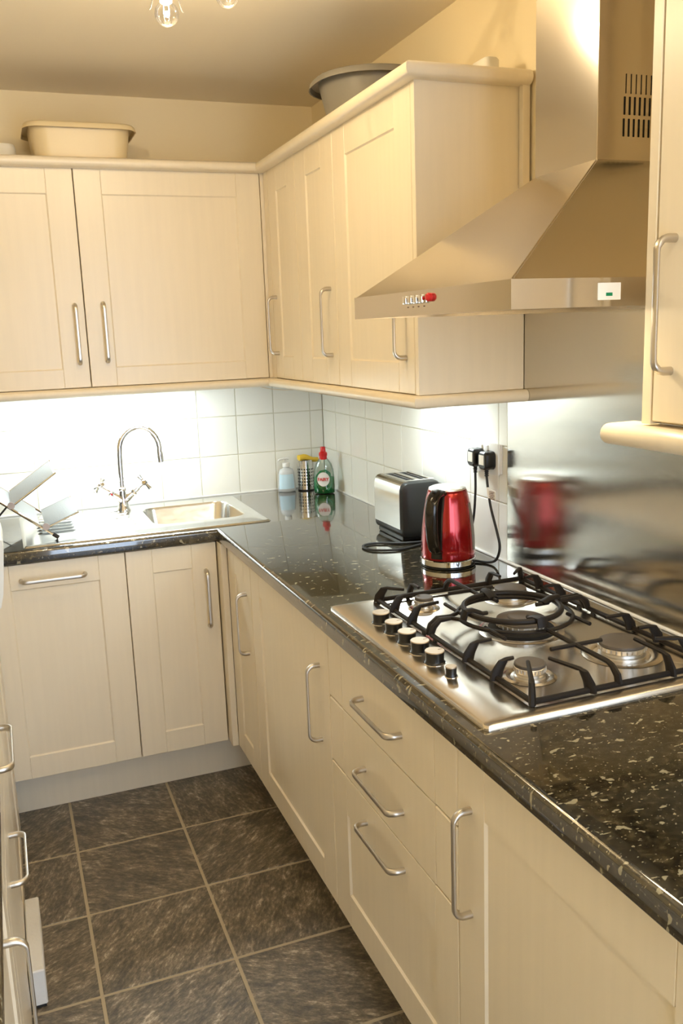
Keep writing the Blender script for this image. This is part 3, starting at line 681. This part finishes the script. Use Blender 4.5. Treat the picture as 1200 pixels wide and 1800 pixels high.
gN = part('pan_support', (lambda bm: (frame_bars(bm, gm-.012, gy1), bar(bm, [(gx0-.004, gy1, GZ0), (gx1+.004, gy1, GZ0)], .009, .010), bm)[-1])(new()), M['iron'], hb)
for x, y in ((gx0, gy0), (gx1, gy0), (gx0, gy1), (gx1, gy1), (gx0, gm+.02), (gx1, gm+.02), (gx0, gm-.03), (gx1, gm-.03)):
    bm = new(); tube(bm, [(x, y, ZH-.004), (x, y, GZ0)], .005, 8); part('foot', bm, M['rubber'], gF if y > gm else gN)
ax, ay, _ = BURN['aux']; bx, by, _ = BURN['bl']; fx, fy, _ = BURN['fn']; nx, ny, _ = BURN['bn']
for bs, tp_ in (((gx0, gy0), (ax-.035, ay+.03)), ((ax, gy0), (ax, ay+.026)), ((gx0, ay-.01), (ax-.024, ay-.01)), ((gx0, ay-.10), (ax-.01, ay-.09)),
                ((bx, gy0), (bx, by+.045)), ((gx1, gy0), (gx1-.05, gy0-.05)), ((gx1, by+.02), (bx+.045, by+.01)), ((gx1, by-.07), (bx+.045, by-.07))): finger(gF, bs, tp_)
for bs, tp_ in (((gx0, fy), (fx-.034, fy)), ((gx0, fy+.10), (fx-.02, fy+.10)), ((gx0, gy1), (fx-.022, fy-.028)), ((fx+.045, gy1), (fx+.02, fy-.030)),
                ((nx, gy1), (nx, ny-.035)), ((gx1, ny+.01), (nx+.045, ny+.01)), ((gx1, ny-.075), (nx+.035, ny-.05)), ((gx1, ny+.09), (nx+.03, ny+.09))): finger(gN, bs, tp_)
def long_bar(parent, x, y0, ring_y, cross_y):
    s = 1 if ring_y > y0 else -1; bm = new()
    bar(bm, [(x, y0, GZ0), (x, y0+s*.004, GZ0+.014), (x, y0+s*.018, GZ1-.008), (x, y0+s*.030, GZ1-.004), (x, ring_y, GZ1-.004)], [.012, .011, .010, .009, .008], [.016, .016, .012, .009, .008], V((1, 0, 0)) if False else V((0, 0, 1)))
    bar(bm, [(x-.055, cross_y, GZ1-.003), (x+.055, cross_y, GZ1-.003)], .0075, .0075); part('cross_bar', bm, M['iron'], parent)
long_bar(gF, C0[0], gy0, C0[1]+RL, -1.735); long_bar(gN, C0[0], gy1, C0[1]-RL, -2.125)
# the ring over the wok burner, half on each support, with tails to the side bars
for g, s in ((gF, 1), (gN, -1)):
    y_ = gm if s > 0 else gm-.012; dy = y_-C0[1]; a = math.asin(max(-1, min(1, dy/RL)))
    pts = arc((*C0, GZ1-.006), RL, a, PI-a, 22) if s > 0 else arc((*C0, GZ1-.006), RL, a, -PI-a, 26)
    bm = new(); x0 = pts[0]; x1 = pts[-1]
    full = [V((gx1, y_, GZ0)), V((gx1-.006, y_, GZ0+.016)), V((gx1-.02, y_, GZ1-.006)), V((x0.x+.015, y_, GZ1-.006))] + pts[1:-1] + [V((x1.x-.015, y_, GZ1-.006)), V((gx0+.02, y_, GZ1-.006)), V((gx0+.006, y_, GZ0+.016)), V((gx0, y_, GZ0))]
    bar(bm, full, [.011, .011, .010] + [.0085]*(len(full)-6) + [.010, .011, .011], [.012, .014, .011] + [.008]*(len(full)-6) + [.011, .014, .012])
    part('ring_bar', bm, M['iron'], g)
    for x in (-.385, -.195):
        yy = C0[1] + s*math.sqrt(RL*RL-(x-C0[0])**2); bm = new()
        bar(bm, [(x, yy-s*.02, GZ1-.006), (x, yy+s*.055, GZ1-.005)], .0075, .0075); part('stub_bar', bm, M['iron'], g)
wr = thing('wok_ring', 'loose cast iron ring resting over the centre burner of the hob', 'wok ring', (-.302, -1.925, GZ1))
WC = V((-.302, -1.925, GZ1+.014)); WR = .097
bm = new(); torus(bm, WC, WR, .0058, 56, 10)
part('ring', bm, M['iron'], wr)
for a in (0.0, PI/2, PI, 1.5*PI):
    d = V((math.cos(a), math.sin(a), 0)); s = V((-d.y, d.x, 0)); bm = new()
    for off in (-.0, ):
        bar(bm, [WC+d*(WR-.026)+V((0, 0, -.002)), WC+d*(WR-.006)+V((0, 0, .004)), WC+d*(WR+.010)+V((0, 0, .006)), WC+d*(WR+.014)+V((0, 0, -.010))], .022, [.008, .013, .012, .008])
    bar(bm, [WC+d*(WR-.040)+V((0, 0, -.004)), WC+d*(WR-.010)+V((0, 0, -.004))], .008, .008)
    part('tab', bm, M['iron'], wr)

# ------------------------------------------------------------------ kettle
kt = thing('kettle', 'red metallic electric kettle with black handle by the hob', 'kettle', (-.145, -1.352, ZT))
K = V((-.145, -1.352, ZT))
bm = new(); lathe(bm, [(.068, 0), (.072, .002), (.072, .005), (.070, .006)], K, 48); part('power_base', bm, M['black'], kt)
bm = new(); lathe(bm, [(.071, .007), (.0735, .008), (.0735, .021), (.0715, .0225)], K, 48); part('chrome_band', bm, M['chrome'], kt)
kp = [(.0705, .024), (.0715, .030), (.0712, .05), (.0700, .08), (.0675, .11), (.0640, .14), (.0600, .165), (.0560, .185), (.0525, .198), (.0500, .204), (.047, .2055)]
bm = new(); lathe(bm, [(r*1.003, h) for r, h in kp], K, 64); part('body', bm, M['red'], kt, smooth=60)
bm = new(); lathe(bm, [(.0495, .205), (.0485, .209), (.040, .2125), (.025, .215), (.004, .216)], K, 48, cap=True); ld = part('lid', bm, M['alu'], kt, label='silver lid')
kd = V((CAM.x-K.x, CAM.y-K.y, 0)).normalized()
kdir = Matrix.Rotation(math.radians(-24), 3, 'Z') @ kd        # handle side
ks = V((-kdir.y, kdir.x, 0))
def kprof(z):
    for (r0, h0), (r1, h1) in zip(kp, kp[1:]):
        if h0 <= z <= h1: return r0+(r1-r0)*(z-h0)/(h1-h0)
    return kp[0][0]
bm = new(); hp_ = [(.046, .199), (.060, .203), (.078, .199), (.094, .186), (.101, .165), (.1015, .135), (.099, .105), (.093, .078), (.083, .058), (.068, .048)]
hp_ = [(p.x, p.z) for p in smooth_path([V((a, 0, b)) for a, b in hp_], 4)]
rings = []
for i, (r, z) in enumerate(hp_):
    p = K + kdir*r + V((0, 0, z)); i0, i1 = max(i-1, 0), min(i+1, len(hp_)-1)
    t = (kdir*(hp_[i1][0]-hp_[i0][0]) + V((0, 0, hp_[i1][1]-hp_[i0][1]))).normalized(); n = t.cross(ks)
    q = i/(len(hp_)-1); wd = .017 if q > .25 else .021-.004*q/.25; th = .011 if q < .85 else .011-.004*(q-.85)/.15
    rings.append([p + ks*(wd*math.cos(a)) + n*(th*math.sin(a)) for a in [2*PI*k/16 for k in range(16)]])
ring_loft(bm, rings); hd = part('handle', bm, M['bronze_black'], kt, smooth=60)
bm = new(); rings = []    # black spine between handle and body
for k in range(15):
    z = .030+.165*k/14; r = kprof(z)-.004; wd = .016 if k < 11 else .017
    rings.append([K+kdir*(r+a)+ks*b+V((0, 0, z)) for a, b in ((-.006, -wd), (.005, -wd*.95), (.0075, -wd*.5), (.0075, wd*.5), (.005, wd*.95), (-.006, wd))])
ring_loft(bm, rings); part('spine', bm, M['bronze_black'], kt, smooth=60)
bm = new(); box(bm, (-.008, -.006, 0), (.008, .006, .006), .002); bm.transform(Matrix((kdir, ks, V((0, 0, 1)))).transposed().to_4x4()); bmesh.ops.translate(bm, vec=K+kdir*.078+V((0, 0, .207)), verts=bm.verts); part('lid_catch', bm, M['black'], hd)
bm = new(); wdv = Matrix.Rotation(math.radians(72), 3, 'Z') @ kd; wsd = V((-wdv.y, wdv.x, 0)); rings = []
for k in range(13):
    z = .045+.125*k/12; r = kprof(z); wd = .011*math.sqrt(max(.05, 1-((k-6)/6.3)**2*.6))
    rings.append([K+wdv*(r+a)+wsd*b+V((0, 0, z)) for a, b in ((-.004, -wd), (.0012, -wd*.9), (.0025, 0), (.0012, wd*.9), (-.004, wd))])
ring_loft(bm, rings); part('water_window', bm, M['greyplastic'], kt, smooth=60, label='grey water level window')

# ------------------------------------------------------------------ toaster
ts = thing('toaster', 'two-slot toaster with steel side and dark grey ends behind the kettle', 'toaster', (-.085, -.955, ZT))
TX0, TX1, TY0, TY1, TZ0, TZ1 = -.152, -.022, -.872, -1.078, ZT+.012, ZT+.178
def tprof(ins, y, lower=0): 
    pts = []
    hx, cz, hz = (TX1-TX0)/2-ins, (TZ0+TZ1)/2, (TZ1-TZ0)/2-ins
    return [V((p.x, y, p.y)) for p in [V((q.x, q.y, 0)) for q in rrect((TX0+TX1)/2, cz, hx, hz, .020, 0, 5)]]
bm = new(); ring_loft(bm, [tprof(.012, TY0+.004), tprof(.003, TY0+.001), tprof(0, TY0-.006), tprof(0, TY1+.006), tprof(.003, TY1-.001), tprof(.012, TY1-.004)]); part('body', bm, M['toaster_grey'], ts, smooth=40)
bm = new()     # steel wrap on the room side, rolled over the top edge
pts = [(TX0-.0025, TZ0+.026), (TX0-.003, TZ0+.05), (TX0-.003, TZ1-.04), (TX0-.002, TZ1-.022), (TX0+.001, TZ1-.010), (TX0+.008, TZ1-.001), (TX0+.018, TZ1+.0022), (TX0+.026, TZ1+.0022)]
ring_loft(bm, [[V((x, y, z)) for x, z in pts] + [V((x+.004, y, z-.003)) for x, z in reversed(pts)] for y in (TY0-.010, TY1+.010)]); part('side_panel', bm, M['toaster_steel'], ts, smooth=50)
bm = new()
for yy0, yy1, a, b_ in ((TY0-.020, TY0-.028, TX0+.018, TX1-.012), (TY1+.028, TY1+.020, TX0+.018, TX1-.012), (TY0-.028, TY1+.028, TX0+.018, TX0+.028), (TY0-.028, TY1+.028, TX0+.058, TX0+.072), (TY0-.028, TY1+.028, TX0+.102, TX1-.012)):
    box(bm, (a, yy0, TZ1-.002), (b_, yy1, TZ1+.0035), .001)
part('top_plate', bm, M['toaster_steel'], ts)
for a in (TX0+.028, TX0+.072):
    bm = new(); box(bm, (a, TY0-.028, TZ1-.0035), (a+.030, TY1+.028, TZ1+.0006)); sl = part('slot', bm, M['dark'], ts)  # dark slab in place of the shade down each slot
    bm = new()
    for k in range(6): y = TY0-.045-.022*k; box(bm, (a+.006, y, TZ1), (a+.007, y-.002, TZ1+.0016)); box(bm, (a+.023, y, TZ1), (a+.024, y-.002, TZ1+.0016))
    box(bm, (a+.0055, TY0-.030, TZ1+.0005), (a+.0075, TY1+.030, TZ1+.0014)); box(bm, (a+.0225, TY0-.030, TZ1+.0005), (a+.0245, TY1+.030, TZ1+.0014)); part('bread_guide', bm, M['chrome'], sl)
bm = new(); box(bm, (TX0+.008, TY0-.012, ZT), (TX1-.008, TY1+.012, TZ0+.004), .003); part('base', bm, M['black'], ts)
bm = new(); box(bm, (-.105, TY0+.018, TZ1-.06), (-.070, TY0-.002, TZ1-.045), .004, 2); part('lever', bm, M['black'], ts)

# ------------------------------------------------------------------ socket, plugs, cables
so = thing('double_socket', 'white double wall socket on the tiles above the kettle', 'socket', (0, -1.345, 1.18))
bm = new(); box(bm, (-.0005, -1.252, 1.144), (-.0105, -1.392, 1.224), .002, 2); part('back_box', bm, M['socketcream'], so)
bm = new(); box(bm, (-.0100, -1.250, 1.142), (-.0165, -1.394, 1.226), .0025, 2); part('face_plate', bm, M['white'], so)
for y in (-1.310, -1.340):
    bm = new(); box(bm, (-.015, y+.006, 1.202), (-.0200, y-.006, 1.219), .0015); part('switch', bm, M['white'], so)
def plug(label, y, zc, rb, tall):
    p = thing('plug', label, 'plug', (-.0165, y, zc)); bm = new()
    ring_loft(bm, [[V((x, q.x, q.y)) for q in rrect(y, zc, hw, hh, .010, 0, 4)] for x, hw, hh in ((-.0168, .0195, .023), (-.020, .021, .0245), (-.029, .020, .0235), (-.034, .021, .0245), (-.045, .020, .0235), (-.0485, .017, .020))]); part('body', bm, M['black'], p)
    bm = new(); box(bm, (-.0482, y+.012, zc-.011), (-.0496, y-.012, zc+.015)); part('label', bm, M['paper'], p, label='pale printed label')
    bm = new(); tube(bm, [(-.033, y, zc-.022), (-.033, y, zc-.044)], [.0052, .0035], 10)
    for k in range(4): lathe(bm, [(.0055, -.0012), (.0062, 0), (.0055, .0012)], (-.033, y, zc-.026-.005*k), 10)
    part('strain_relief', bm, M['rubber'], p)
    return p
plug('black plug in the left half of the double socket', -1.304, 1.184, 0, 0)
plug('black plug in the right half of the double socket', -1.364, 1.182, 0, 0)
bm = new(); tube(bm, smooth_path([(-.033, -1.304, 1.142), (-.033, -1.303, 1.08), (-.034, -1.29, 1.00), (-.035, -1.25, .935), (-.03, -1.16, .9148), (-.06, -1.12, .914), (-.12, -1.135, .914), (-.20, -1.16, .914), (-.268, -1.13, .914), (-.278, -1.075, .914), (-.235, -1.055, .914), (-.17, -1.09, .914), (-.10, -1.105, .914), (-.062, -1.083, .918)], 8), .0036, 8)
solo('toaster_cable', bm, M['rubber'], 'black cable looping on the worktop in front of the toaster', 'cable')
kc_ = thing('kettle_cable', 'black cable with a paper tag hanging from the right plug to the kettle', 'cable', (-.055, -1.385, .914))
bm = new(); tube(bm, smooth_path([(-.033, -1.364, 1.140), (-.034, -1.372, 1.11), (-.037, -1.392, 1.06), (-.038, -1.425, 1.00), (-.036, -1.436, .960), (-.040, -1.425, .925), (-.052, -1.405, .9145), (-.075, -1.375, .9142)], 8), .0036, 8); part('cord', bm, M['rubber'], kc_)
bm = new()
for k, (p, q) in enumerate((((-.0365, -1.376), (-.0345, -1.412)),)):
    a = V((p[0], p[1], 0)); b_ = V((q[0], q[1], 0)); n = V((-.0008, 0, 0))
    ring_loft(bm, [[a+n+V((0, 0, 1.109)), a-n+V((0, 0, 1.109)), b_-n+V((0, 0, 1.106)), b_+n+V((0, 0, 1.106))], [a+n+V((0, 0, 1.082)), a-n+V((0, 0, 1.082)), b_-n+V((0, 0, 1.079)), b_+n+V((0, 0, 1.079))]])
tube(bm, [(-.0338, -1.372, 1.110), (-.0355, -1.382, 1.082)], .0046, 10)
tg = part('tag', bm, M['paper'], kc_, label='white paper tag')
bm = new()
for k in range(5): box(bm, (-.0374, -1.384, 1.103-.0046*k), (-.0354, -1.408+.004*(k % 2), 1.1015-.0046*k))
part('tag_print', bm, M['ink'], tg)

# ------------------------------------------------------------------ things in the corner
sb = thing('soap_bottle', 'clear pump bottle of hand soap with pale blue label in the corner', 'soap bottle', (-.185, -.060, ZT))
Q = V((-.185, -.060, ZT))
bm = new(); lathe(bm, [(.030, 0), (.036, .003), (.037, .02), (.034, .05), (.032, .075), (.026, .090), (.012, .096), (.011, .104)], Q, 32, sx=1.0, sy=.62); bo = part('body', bm, M['milkplastic'], sb, smooth=60)
bm = new(); rings = []
for z in (.014, .040, .072):
    rr = {.014: .0375, .040: .0358, .072: .0332}[z]; rings.append([Q+V((rr*math.cos(a), rr*.64*math.sin(a), z)) for a in [PI*1.12+PI*.62*k/10 for k in range(11)]])
ring_loft(bm, rings, cap=False, close=False); part('label', bm, M['bluelabel'], bo, smooth=60)
bm = new(); lathe(bm, [(.0145, .100), (.0145, .116), (.012, .118), (.0045, .119), (.0045, .130)], Q, 20); pu = part('pump', bm, M['white'], sb)
bm = new(); bar(bm, [Q+V((.010, 0, .132)), Q+V((-.004, 0, .134)), Q+V((-.030, -.006, .131)), Q+V((-.034, -.007, .126))], [.015, .015, .009, .007], [.008, .009, .007, .006]); part('spout', bm, M['white'], pu)

ch_ = thing('cutlery_holder', 'perforated steel cutlery holder behind the washing-up liquid', 'holder', (-.105, -.062, ZT))
Q = V((-.105, -.062, ZT)); R_, HH = .033, .122
bm = new(); nA, rows = 20, [(0, .018)] + [(.018+.0125*k, .018+.0125*(k+1)) for k in range(6)] + [(.093, HH)]
def cyl(a, z, r=R_): return bm.verts.new(Q+V((r*math.cos(a), r*math.sin(a), z)))
for i in range(nA):
    a0, a1 = 2*PI*i/nA, 2*PI*(i+1)/nA; am = (a0+a1)/2
    for ri, (z0, z1) in enumerate(rows):
        if 0 < ri < 7:
            zm = (z0+z1)/2; bd_ = [(a0, z0), (am, z0), (a1, z0), (a1, zm), (a1, z1), (am, z1), (a0, z1), (a0, zm)]
            hr = .0031; oc = [(am+hr/R_*math.cos(t), zm+hr*math.sin(t)) for t in [math.radians(-135+45*k) for k in range(8)]]
            A = [cyl(*p) for p in bd_]; B = [cyl(*p) for p in oc]
            for k in range(8): bm.faces.new((A[k], A[(k+1) % 8], B[(k+1) % 8], B[k]))
        else: bm.faces.new((cyl(a0, z0), cyl(am, z0), cyl(am, z1), cyl(a0, z1))); bm.faces.new((cyl(am, z0), cyl(a1, z0), cyl(a1, z1), cyl(am, z1)))
bmesh.ops.remove_doubles(bm, verts=bm.verts, dist=1e-5); bmesh.ops.contextual_create(bm, geom=[]) if False else None
part('wall', bm, M['toaster_steel'], ch_, smooth=60)
bm = new(); torus(bm, Q+V((0, 0, HH)), R_, .0016, 32, 6); part('rim', bm, M['chrome'], ch_)
bm = new(); lathe(bm, [(R_+.0005, 0), (R_+.0008, .005), (R_-.0012, .005), (R_-.0012, .0035), (.001, .0035)], Q, 32); part('base_ring', bm, M['black'], ch_)
bm = new(); lathe(bm, [(R_-.0015, .005), (R_-.0015, .116)], Q, 24, cap=False); part('inner_shade', bm, M['dark'], ch_)  # dark sleeve added so the holes look shaded inside
bm = new()
rings = []
for k in range(9):
    t = k/8; c_ = Q+V((-.030+.078*t, -.010-.006*t, HH+.010-.010*t*t+.003*math.sin(6*t))); wv = .020-.006*t
    rings.append([c_+V((0, wv*math.cos(a), (.0125-.004*t)*math.sin(a)*(1+.15*math.sin(9*t+3*a)))) for a in [2*PI*j/14 for j in range(14)]])
ring_loft(bm, rings); solo('sponge_cloth', bm, M['yellow'], 'yellow cloth draped over the perforated cutlery holder', 'cloth', smooth=60)

wb = thing('washing_up_bottle', 'clear bottle of green washing-up liquid with a red cap', 'bottle', (-.070, -.180, ZT))
Q = V((-.070, -.180, ZT)); FD = V((-.42, -.90, 0)).normalized(); FS = V((-FD.y, FD.x, 0))      # facing direction, side
RM = Matrix((FS, FD, V((0, 0, 1)))).transposed().to_4x4()
prof = [(.034, 0), (.0405, .004), (.0415, .03), (.0405, .07), (.038, .095), (.032, .115), (.022, .131), (.0145, .140), (.0135, .150)]
def ell(bm, pr, sy=.66, seg=36, cap=True): lathe(bm, pr, (0, 0, 0), seg, sx=1, sy=sy, cap=cap); bm.transform(Matrix.Translation(Q) @ RM)
bm = new(); ell(bm, prof, cap=False); sh = part('bottle', bm, M['clearplastic'], wb, smooth=60)
bm = new(); ell(bm, [(.032, .002), (.0392, .005), (.0402, .03), (.0396, .066), (.0393, .0664)]); part('liquid', bm, M['green'], wb, smooth=60, label='green liquid half filling the bottle')
bm = new(); ell(bm, [(.0155, .148), (.0165, .150), (.0165, .160), (.0135, .163), (.0105, .166), (.010, .182), (.0085, .184)], 1.0); part('cap', bm, M['redplastic'], wb, label='red flip cap')
bm = new(); ell(bm, [(.0140, .135), (.0148, .142), (.0140, .150)], 1.0); part('neck_collar', bm, M['redplastic'], wb)
def decal(pts_uv, lift, name, m, parent):
    """thin patch following the oval front of the bottle; u is across, v is up from the base"""
    bm = new(); vs = []
    for u, v in pts_uv:
        r = .0415 if v < .05 else .0405-(.0025*(v-.07)/.025 if v > .07 else 0); uu = max(-.97, min(.97, u/r)); y = r*.66*math.sqrt(1-uu*uu)+lift
        vs.append(bm.verts.new(Q + FS*u + FD*y + V((0, 0, v))))
    c_ = bm.verts.new(sum((v.co for v in vs), V((0, 0, 0)))/len(vs) + FD*.0015)
    for a, b_ in zip(vs, vs[1:]+vs[:1]): bm.faces.new((c_, a, b_))
    return part(name, bm, m, parent, smooth=60)
el = lambda cu, cv, ru, rv, n=28: [(cu+ru*math.cos(2*PI*k/n), cv+rv*math.sin(2*PI*k/n)) for k in range(n)]
lb = decal([(-.030, .016), (.020, .016), (.031, .030), (.033, .050), (.027, .085), (.010, .098), (-.012, .094), (-.029, .075), (-.034, .05), (-.034, .03)], .0012, 'label', M['greenlabel'], wb)
decal(el(0, .060, .0245, .0275), .0030, 'label_disc', M['white'], lb)
fc = bpy.data.curves.new('label_lettering', 'FONT'); fc.body = 'FAIRY'; fc.size = .0175; fc.align_x = 'CENTER'; fc.align_y = 'CENTER'; fc.extrude = .0002; fc.space_character = .95; fc.offset = .0004
tmp = bpy.data.objects.new('lettering_curve', fc); COL.objects.link(tmp); bpy.context.view_layer.update()
fm = bpy.data.meshes.new_from_object(tmp.evaluated_get(bpy.context.evaluated_depsgraph_get())); bpy.data.objects.remove(tmp)
ft_ = bpy.data.objects.new('label_lettering', fm); COL.objects.link(ft_); fm.materials.clear(); fm.materials.append(M['redplastic']); ft_.parent = lb
# local x runs to the viewer's right, local z towards the viewer
TX = V((FD.y, -FD.x, 0))*-1; TX = TX if TX.x > 0 else -TX
ft_.matrix_local = Matrix.Translation(Q + FD*.0335 + V((0, 0, .060)) - origin(lb)) @ Matrix((TX, V((0, 0, 1)), FD)).transposed().to_4x4()

# ------------------------------------------------------------------ on top of the wall cabinets
ZTOP = ZU1+.0005
def tub(name, label, cat, cx, cy, hx, hy, r, hgt, m, flare=1.22, lip=.016, group=None):
    t = thing(name, label, cat, (cx, cy, ZTOP)); bm = new(); q = 8
    def rr(k, z, ins=0): return rrect(cx, cy, hx*k-ins, hy*k-ins, min(r*k, hx*k-ins, hy*k-ins)-.0001, ZTOP+z, q)
    rings = [rr(1, .0), rr(1.01, .004)] + [rr(1+(flare-1)*k/4, hgt*k/4) for k in range(1, 5)]
    rings += [rr(flare, hgt+.002, -.004), rr(flare, hgt+.001, -lip), rr(flare, hgt-.012, -lip-.003), rr(flare, hgt-.013, -lip+.001), rr(flare, hgt-.003, -.001)] if False else []
    ring_loft(bm, rings + [rr(flare, hgt, .002)] + [rr(1+(flare-1)*k/4, hgt*k/4+.003, .003) for k in range(3, -1, -1)], cap=True); part('basin', bm, m, t, smooth=50)
    bm = new(); R_ = [rr(flare, hgt-.002, .001), rr(flare, hgt+.003, -.003), rr(flare, hgt+.003, -lip+.004), rr(flare, hgt-.002, -lip), rr(flare, hgt-.015, -lip-.003), rr(flare, hgt-.015, -lip), rr(flare, hgt-.003, -lip+.003), rr(flare, hgt-.003, -.004)]
    ring_loft(bm, R_ + [R_[0]], cap=False); part('rim', bm, m, t, smooth=50); return t
tub('washing_up_bowl', 'cream plastic washing-up bowl on top of the left wall cabinet', 'bowl', -.885, -.170, .143, .098, .05, .135, M['creamplastic'], 1.12)
tub('washing_up_bowl', 'round grey plastic bowl on top of the corner wall cabinet', 'bowl', -.165, -.98, .122, .122, .122, .125, M['greyplastic'], 1.25, .018)
bm = new(); ring_loft(bm, [rrect(-1.16, -.12, .07, .07, .03, ZTOP), rrect(-1.16, -.12, .075, .075, .03, ZTOP+.07), rrect(-1.16, -.12, .070, .070, .03, ZTOP+.085), rrect(-1.16, -.12, .03, .03, .028, ZTOP+.09)])
solo('storage_tub', bm, M['paper'], 'pale plastic tub behind the cream bowl, left on the wall cabinet', 'tub', smooth=50)
bm = new(); ring_loft(bm, [rrect(-.075, -1.435, .020, .038, .012, ZTOP+.03-.03), rrect(-.075, -1.435, .020, .038, .012, ZTOP+.058), rrect(-.075, -1.435, .016, .034, .010, ZTOP+.064)])
solo('plastic_box', bm, M['paper'], 'small pale plastic box on the end wall cabinet by the hood', 'box', smooth=50)
# bread bin on the left worktop, barely in frame
bb = thing('bread_bin', 'white round-fronted bin on the left worktop at the picture edge', 'bin', (-1.40, -1.15, ZT))
bm = new(); pr = [(-1.52, .0), (-1.288, .0), (-1.270, .008), (-1.262, .04), (-1.257, .08), (-1.253, .12), (-1.250, .150), (-1.253, .170), (-1.270, .178), (-1.52, .180)]
ring_loft(bm, [[V((x, y, ZT+z)) for x, z in pr] for y in (-1.00, -1.23)]); part('shell', bm, M['white'], bb, smooth=60)
bm = new(); box(bm, (-1.50, -1.01, ZT+.178), (-1.30, -1.22, ZT+.188), .003); part('lid', bm, M['white'], bb)

# ------------------------------------------------------------------ ceiling light fittings
def bulb(parent, p, d, lit=True, power=6.0):
    """p = socket end, d = pointing direction"""
    d = d.normalized(); q = d.to_track_quat('Z', 'Y').to_matrix().to_4x4(); q.translation = p
    def turn(pr, seg, m, name, par, label=None, **k):
        bm = new(); lathe(bm, pr, (0, 0, 0), seg, **k); bm.transform(q); return part(name, bm, m, par, smooth=60, label=label)
    s = turn([(.008, -.03), (.016, -.028), (.018, -.004), (.0165, 0)], 20, M['copper'], 'socket', parent, 'copper coloured lamp holder')
    turn([(.0135, -.004), (.0135, .016), (.012, .018)], 18, M['white'], 'cap', s)
    turn([(.0115, .017)] + [(.0255*math.sin(PI*(.15+.85*k/12)), .040-.0255*math.cos(PI*(.15+.85*k/12))) for k in range(12)] + [(.0008, .0655)], 28, M['glass'], 'glass', s)
    bm = new(); tube(bm, [V((-.005, 0, .020)), V((-.006, 0, .040)), V((-.003, .003, .045)), V((.003, -.003, .045)), V((.006, 0, .040)), V((.005, 0, .020))], .0009, 6); bm.transform(q); part('filament', bm, M['filament'], s)
    for sg in (-1, 1):
        bm = new(); tube(bm, smooth_path([V((.017*sg, 0, -.010)), V((.026*sg, 0, .006)), V((.032*sg, 0, .028)), V((.036*sg, .001, .034))], 4), .0010, 6); bm.transform(q); part('shade_clip', bm, M['rubber'], s)
    if lit: point('bulb_light', p+d*.040, power, WARM, .006)
def fitting(label, base, bulbs):
    t = thing('ceiling_light', label, 'ceiling light', (base[0], base[1], ZC)); B = V((base[0], base[1], ZC))
    bm = new(); lathe(bm, [(.055, 0), (.055, -.012), (.045, -.022), (.012, -.026), (.010, -.06)], B, 28); rose = part('ceiling_rose', bm, M['chrome'], t)
    for p, d, pw in bulbs:
        bm = new(); e_ = V(p)-V(d).normalized()*.028; tube(bm, smooth_path([B+V((0, 0, -.05)), (B+V((0, 0, -.05)))*.5+e_*.5+V((0, 0, .03)), e_], 6), .005, 8); ar = part('arm', bm, M['chrome'], t)
        bulb(ar, V(p), V(d), True, pw)
fitting('chrome ceiling fitting with bare bulbs and copper holders above the sink side', (-.72, -1.55),
        [(V((-.805, -1.363, 2.246)), V((.0, .0, -1)), 6.0), (V((-.685, -1.40, 2.282)), V((.15, .1, -1)), 2.9), (V((-1.08, -1.40, 2.335)), V((-.2, .0, -1)), 9.2)])  # third bulb is unseen, placed and boosted to brighten ceiling and left doors
fitting('added chrome ceiling fitting, unseen, on the camera side of the room', (-.75, -2.95),
        [(V((-.53, -2.97, 2.26)), V((.1, 0, -1)), 3.4), (V((-.95, -2.9, 2.26)), V((-.1, 0, -1)), 4.2)])  # unseen fitting added to put glossy highlights on the upper doors
